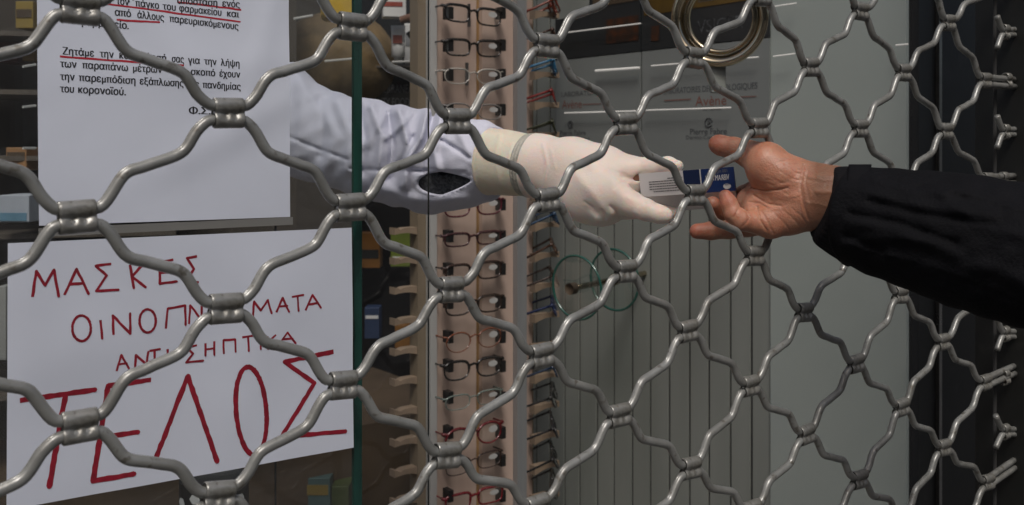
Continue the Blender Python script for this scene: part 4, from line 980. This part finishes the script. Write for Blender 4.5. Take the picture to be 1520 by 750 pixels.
def pharmacist():
    c8 = [(740, 190, .95), (1025, 345, .95), (740, 190, 1.16), (1025, 345, 1.16)]
    lo, hi = bounds(c8, 0.0); s = SDF(lo, hi, 0.0011)
    D, wr = glove_field(s)
    hand = D+0.0022
    hand_n = hand
    # glove surface: stretched web, small pulls
    D = smin(D, s.pc((905, 308, 1.010, 8), (909, 313, 1.006, 7.5)), .005); D = smin(D, s.pc((885, 316, 1.024, 8), (890, 322, 1.020, 7.5)), .005)
    D = smax(D, -(s.poly2([(947, 264), (958, 265.5), (972, 269)])-4.2)*0.00068, .002)
    for pl, w_, a_ in (([(925, 262), (941, 266), (950, 262)], 4, .002), ([(918, 322), (914, 314), (906, 306)], 2.0, .0009), ([(897, 326), (897, 318), (893, 312)], 1.8, .0008), ([(938, 276), (946, 288), (962, 300)], 3, .0006), ([(930, 258), (915, 256), (902, 250)], 1.8, .0006), ([(934, 268), (922, 272), (912, 280)], 1.8, .0006), ([(940, 258), (960, 254)], 1.5, .0004), ([(948, 306), (954, 298)], 1.6, .0005), ([(868, 300), (880, 308)], 1.6, .0005)):
        D = D+ridge(s, pl, w_, a_)
    for pl, w_, a_ in (([(870, 240), (905, 262), (925, 290)], 9, .0014), ([(858, 262), (880, 288), (892, 306)], 8, .0012), ([(806, 215), (812, 245), (806, 280)], 2.5, .0006), ([(818, 222), (824, 250)], 2.5, .0004)):
        D = D-ridge(s, pl, w_, a_)
        axis0, axis1 = (790, 246, 1.105), (850, 254, 1.075)
    glove = smax(D, -lin(s, axis0, axis1), .001)
    V, Fq = s.mesh(glove); 
    # simple continuous arm inside
    lo2, hi2 = bounds([(330, 60, .97), (1025, 350, .97), (330, 60, 1.45), (1025, 350, 1.45)], 0.0); s2 = SDF(lo2, hi2, 0.0026)
    D2, _ = glove_field(s2, -0.0026)
    arm = s2.chain([(360, 140, 1.34, 50), (480, 200, 1.305, 36), (600, 228, 1.245, 28), (700, 238, 1.172, 24), (790, 246, 1.110, 30)], .02)
    D2 = smin(D2, arm, .01); V2, F2 = s2.mesh(D2); person = sdf_obj('person', V2, F2, M['skin'])
    at = person.data.color_attributes.new('pigment', 'FLOAT_COLOR', 'POINT'); at.data.foreach_set('color', np.ones(len(person.data.vertices)*4, np.float32))
    tag(person, 'pharmacist in white coat and latex gloves handing out a medicine box', 'person')
    sdf_obj('glove', V, Fq, M['glove'], person)
    # grey rolled rim band at the glove opening
    s3 = s; w3 = smin(wr, s3.chain([(765, 243, 1.118, 41), (850, 254, 1.075, 43)], .01, .85), .001)
    rim = np.abs(lin(s3, (787, 245.6, 1.107), axis1))-0.0072
    roll = 0.0013+0.0007*np.sin(lin(s3, axis0, axis1)*1500)
    R_ = smax(w3-roll, rim, .0016); R_ = np.maximum(R_, -(w3+0.003)); V3, F3 = s3.mesh(R_); sdf_obj('glove_rim', V3, F3, M['glove_rim'], person)
    # cream inner glove cuff
    lo4, hi4 = bounds([(690, 175, 1.05), (815, 310, 1.05), (690, 175, 1.22), (815, 310, 1.22)], 0.0); s4 = SDF(lo4, hi4, 0.0013)
    C = s4.chain([(722, 240, 1.143, 48), (745, 241, 1.130, 45), (770, 244, 1.116, 42.5), (805, 247.5, 1.098, 42)], .01, .85)
    for pl, w_, a_ in (([(742, 200), (735, 235), (742, 275)], 4, .0007), ([(760, 215), (752, 250), (757, 280)], 5, .0006)): C = C-ridge(s4, pl, w_, a_)
    cut = lin(s4, (727, 240, 1.139), (790, 246, 1.105)); C = smax(C, -cut, .0012); C = C-0.0011*np.exp(-((cut-0.0015)/0.0014)**2); C = np.maximum(C, lin(s4, (797, 247, 1.102), (850, 254, 1.075)))
    V4, F4 = s4.mesh(C); sdf_obj('inner_glove_cuff', V4, F4, M['inner_glove'], person)
    # coat sleeve
    lo5, hi5 = bounds([(330, 30, 1.02), (745, 345, 1.02), (330, 30, 1.5), (745, 345, 1.5)], 0.0); s5 = SDF(lo5, hi5, 0.0021)
    C = s5.chain([(300, 160, 1.37, 88), (400, 172, 1.34, 76), (470, 201, 1.305, 63), (540, 215, 1.27, 62), (600, 226, 1.235, 60), (650, 230, 1.205, 57), (705, 236, 1.160, 51), (735, 238, 1.138, 46)], .02, .85)
    C = smin(C, s5.chain([(520, 225, 1.285, 52), (585, 245, 1.24, 50), (640, 262, 1.205, 49), (680, 262, 1.18, 38), (735, 253, 1.150, 34)], .02, .8), .02)   # slack hanging under the forearm
    for pl, w_, a_ in (([(552, 160), (566, 200), (560, 262)], 7, .0080), ([(592, 165), (606, 215), (600, 275)], 7, .0085), ([(634, 168), (624, 205), (606, 235)], 6, .0080), ([(654, 172), (644, 225), (652, 262)], 6, .0060), ([(612, 168), (596, 186), (574, 205)], 4, .004), ([(700, 184), (716, 205), (722, 240)], 5, .003),
                       ([(500, 150), (520, 200), (515, 250)], 10, .0045), ([(455, 130), (500, 205), (480, 255)], 10, .004), ([(575, 168), (560, 190), (545, 215)], 6, .004), ([(672, 180), (690, 215), (700, 240)], 6, .003), ([(560, 278), (620, 298), (690, 296)], 9, .004),
                       ([(440, 100), (450, 160), (440, 230)], 12, .005)):
        C = C-ridge(s5, pl, w_, a_)
    for pl, w_, a_ in (([(576, 168), (583, 215), (578, 266)], 5, .0080), ([(613, 204), (602, 230), (588, 250), (585, 262)], 4.5, .0060), ([(532, 160), (542, 205), (538, 255)], 6, .0065), ([(643, 168), (633, 215), (634, 258)], 4.5, .0070), ([(604, 250), (640, 258), (690, 256)], 3, .003),
                       ([(520, 250), (590, 255), (640, 252), (695, 262)], 2.6, .0024), ([(655, 208), (672, 218), (697, 235)], 2.6, .0045), ([(430, 204), (470, 220), (515, 237)], 2.4, .0025), ([(474, 150), (482, 190), (476, 230)], 7, .004)):
        C = C+ridge(s5, pl, w_, a_)
    C = C-0.0014*np.clip(1-np.abs(lin(s5, (712, 238, 1.152), (735, 238, 1.138)))/0.010, 0, 1)*0   # hem kept plain
    C = C+0.0008*np.sin(s5.px*0.16+s5.py*0.10)*np.sin(s5.py*0.12-s5.px*0.05)
    e = np.sqrt(((s5.px-659)/np.where(s5.px > 659, 40, 38))**2+((s5.py-272+np.clip(s5.px-659, 0, 50)*0.10)/np.where(s5.px > 659, 16-np.clip((s5.px-659)*0.22, 0, 9), 17))**2)
    C0 = C; C = C-0.0014*np.exp(-((e-1.12)/0.09)**2)*(s5.Y < 1.2)
    hole = np.maximum(np.maximum((e-1)*0.009, -(C+0.014)), s5.Y-1.2)
    C = smax(C, -(hole), .002)
    C = smax(C, lin(s5, (729, 239, 1.140), (800, 246, 1.102)), .003)
    V5, F5 = s5.mesh(C); coat = sdf_obj('coat_sleeve', V5, F5, M['coat'], person)
    # knitted sleeve showing in the placket gap
    K = np.maximum(np.maximum(C0+0.006, (e-1.3)*0.009), s5.Y-1.2); V6, F6 = s5.mesh(K); sdf_obj('knit_sleeve', V6, F6, M['sweater'], person)
    return person
ph = pharmacist()

# ---- the medicine box
mbx = empty('medicine_box'); tag(mbx, 'white and navy medicine carton held between the gloved hand and the bare hand', 'medicine box')
A0 = Vector(W(948, 258, 1.010)); A1 = Vector(W(1089, 247.5, 0.988)); ux = (A1-A0).normalized(); Lb = (A1-A0).length
dn = Vector((0.0, 0.25, -1)).normalized(); dn = (dn-ux*dn.dot(ux)).normalized(); nrm = ux.cross(dn).normalized()
if nrm.y > 0: nrm = -nrm
Hb = 0.0245; Db = 0.034
def bxp(u, v, w_=0.0): return A0+ux*(u*Lb)+dn*(v*Hb)+nrm*w_
back = (Vector((0.0, 0.62, -0.78))); back = (back-ux*back.dot(ux)).normalized()      # lower face runs down and away
if True:
    C_ = [bxp(0, 0), bxp(1, 0), bxp(1, 1), bxp(0, 1)]; 
    back = (-nrm*0.62+dn*0.78).normalized()
    Dl = 0.028
    v = [tuple(p) for p in C_]+[tuple(p+back*Dl) for p in C_]
    mesh_obj('carton', v, [(0, 1, 2, 3), (7, 6, 5, 4), (0, 4, 5, 1), (1, 5, 6, 2), (2, 6, 7, 3), (3, 7, 4, 0)], M['box_white'], mbx)
def bq(name, u0, u1, v0, v1, m, off=0.0003):
    return mesh_obj(name, [tuple(bxp(u0, v1, off)), tuple(bxp(u1, v1, off)), tuple(bxp(u1, v0, off)), tuple(bxp(u0, v0, off))], [(0, 1, 2, 3)], m, mbx)
bq('navy_band', .47, .642, 0.0, 1.0, M['box_blue2'])
bq('blue_end', .655, 1.0, 0.0, 1.0, M['box_blue'])
bq('white_edge', .642, .655, 0.0, 1.0, M['white'], .0004)
mesh_obj('blue_end_side', [tuple(bxp(1, 0)+ux*.0003), tuple(bxp(1, 1)+ux*.0003), tuple(bxp(1, 1)+ux*.0003+back*Dl), tuple(bxp(1, 0)+ux*.0003+back*Dl)], [(0, 1, 2, 3)], M['box_blue'], mbx)
tm = MB(); put_text(tm, 'VIBRAMYCIN', lambda u, v_: tuple(bxp(u, .52-v_, .0006)), .945, .70, .34, .015); tm.build('box_lettering', M['white'], mbx)
tm = MB(); put_text(tm, '100 mg', lambda u, v_: tuple(bxp(u, .20-v_, .0006)), .93, .82, .20, .01); tm.build('box_lettering', M['print_pale'], mbx)
mesh_obj('oval_logo', [tuple(bxp(.915+math.cos(a)*.04, .78+math.sin(a)*.12, .0006)) for a in np.linspace(0, 2*math.pi, 20)[:-1]], [tuple(range(19))], M['white'], mbx)
tm = MB(); put_text(tm, 'Pfizer', lambda u, v_: tuple(bxp(u, .74-v_, .0009)), .943, .888, .16, .0); tm.build('logo_lettering', M['box_blue'], mbx)
tm = MB()
for i, (a, b) in enumerate(((.30, .42), (.10, .44), (.10, .45), (.10, .44), (.10, .46), (.14, .43))):
    vv = .26+i*.105; u = a
    while u < b:
        w_ = random.uniform(.012, .035); tm.add([tuple(bxp(u, vv+.035, .0005)), tuple(bxp(u+w_, vv+.035, .0005)), tuple(bxp(u+w_, vv, .0005)), tuple(bxp(u, vv, .0005))], [(0, 1, 2, 3)]); u += w_+.005
tm.build('fine_print', M['ink'], mbx)

# ------------------------------------------------------------------ street side (what the glass and the paint mirror)
st = empty('street_house'); tag(st, 'plain plastered house across the street behind the viewer', 'building')
mb = MB(); mb.box((2.0, -9.5, 3.0), (14, 0.3, 3.0)); mb.build('wall', M['plaster'], st)
for k in range(-4, 6):
    for z in (1.6, 4.4):
        w_ = MB(); w_.box((2.0+k*2.6, -9.18, z), (0.6, 0.03, 0.9)); w_.build('window', M['jamb'], st)
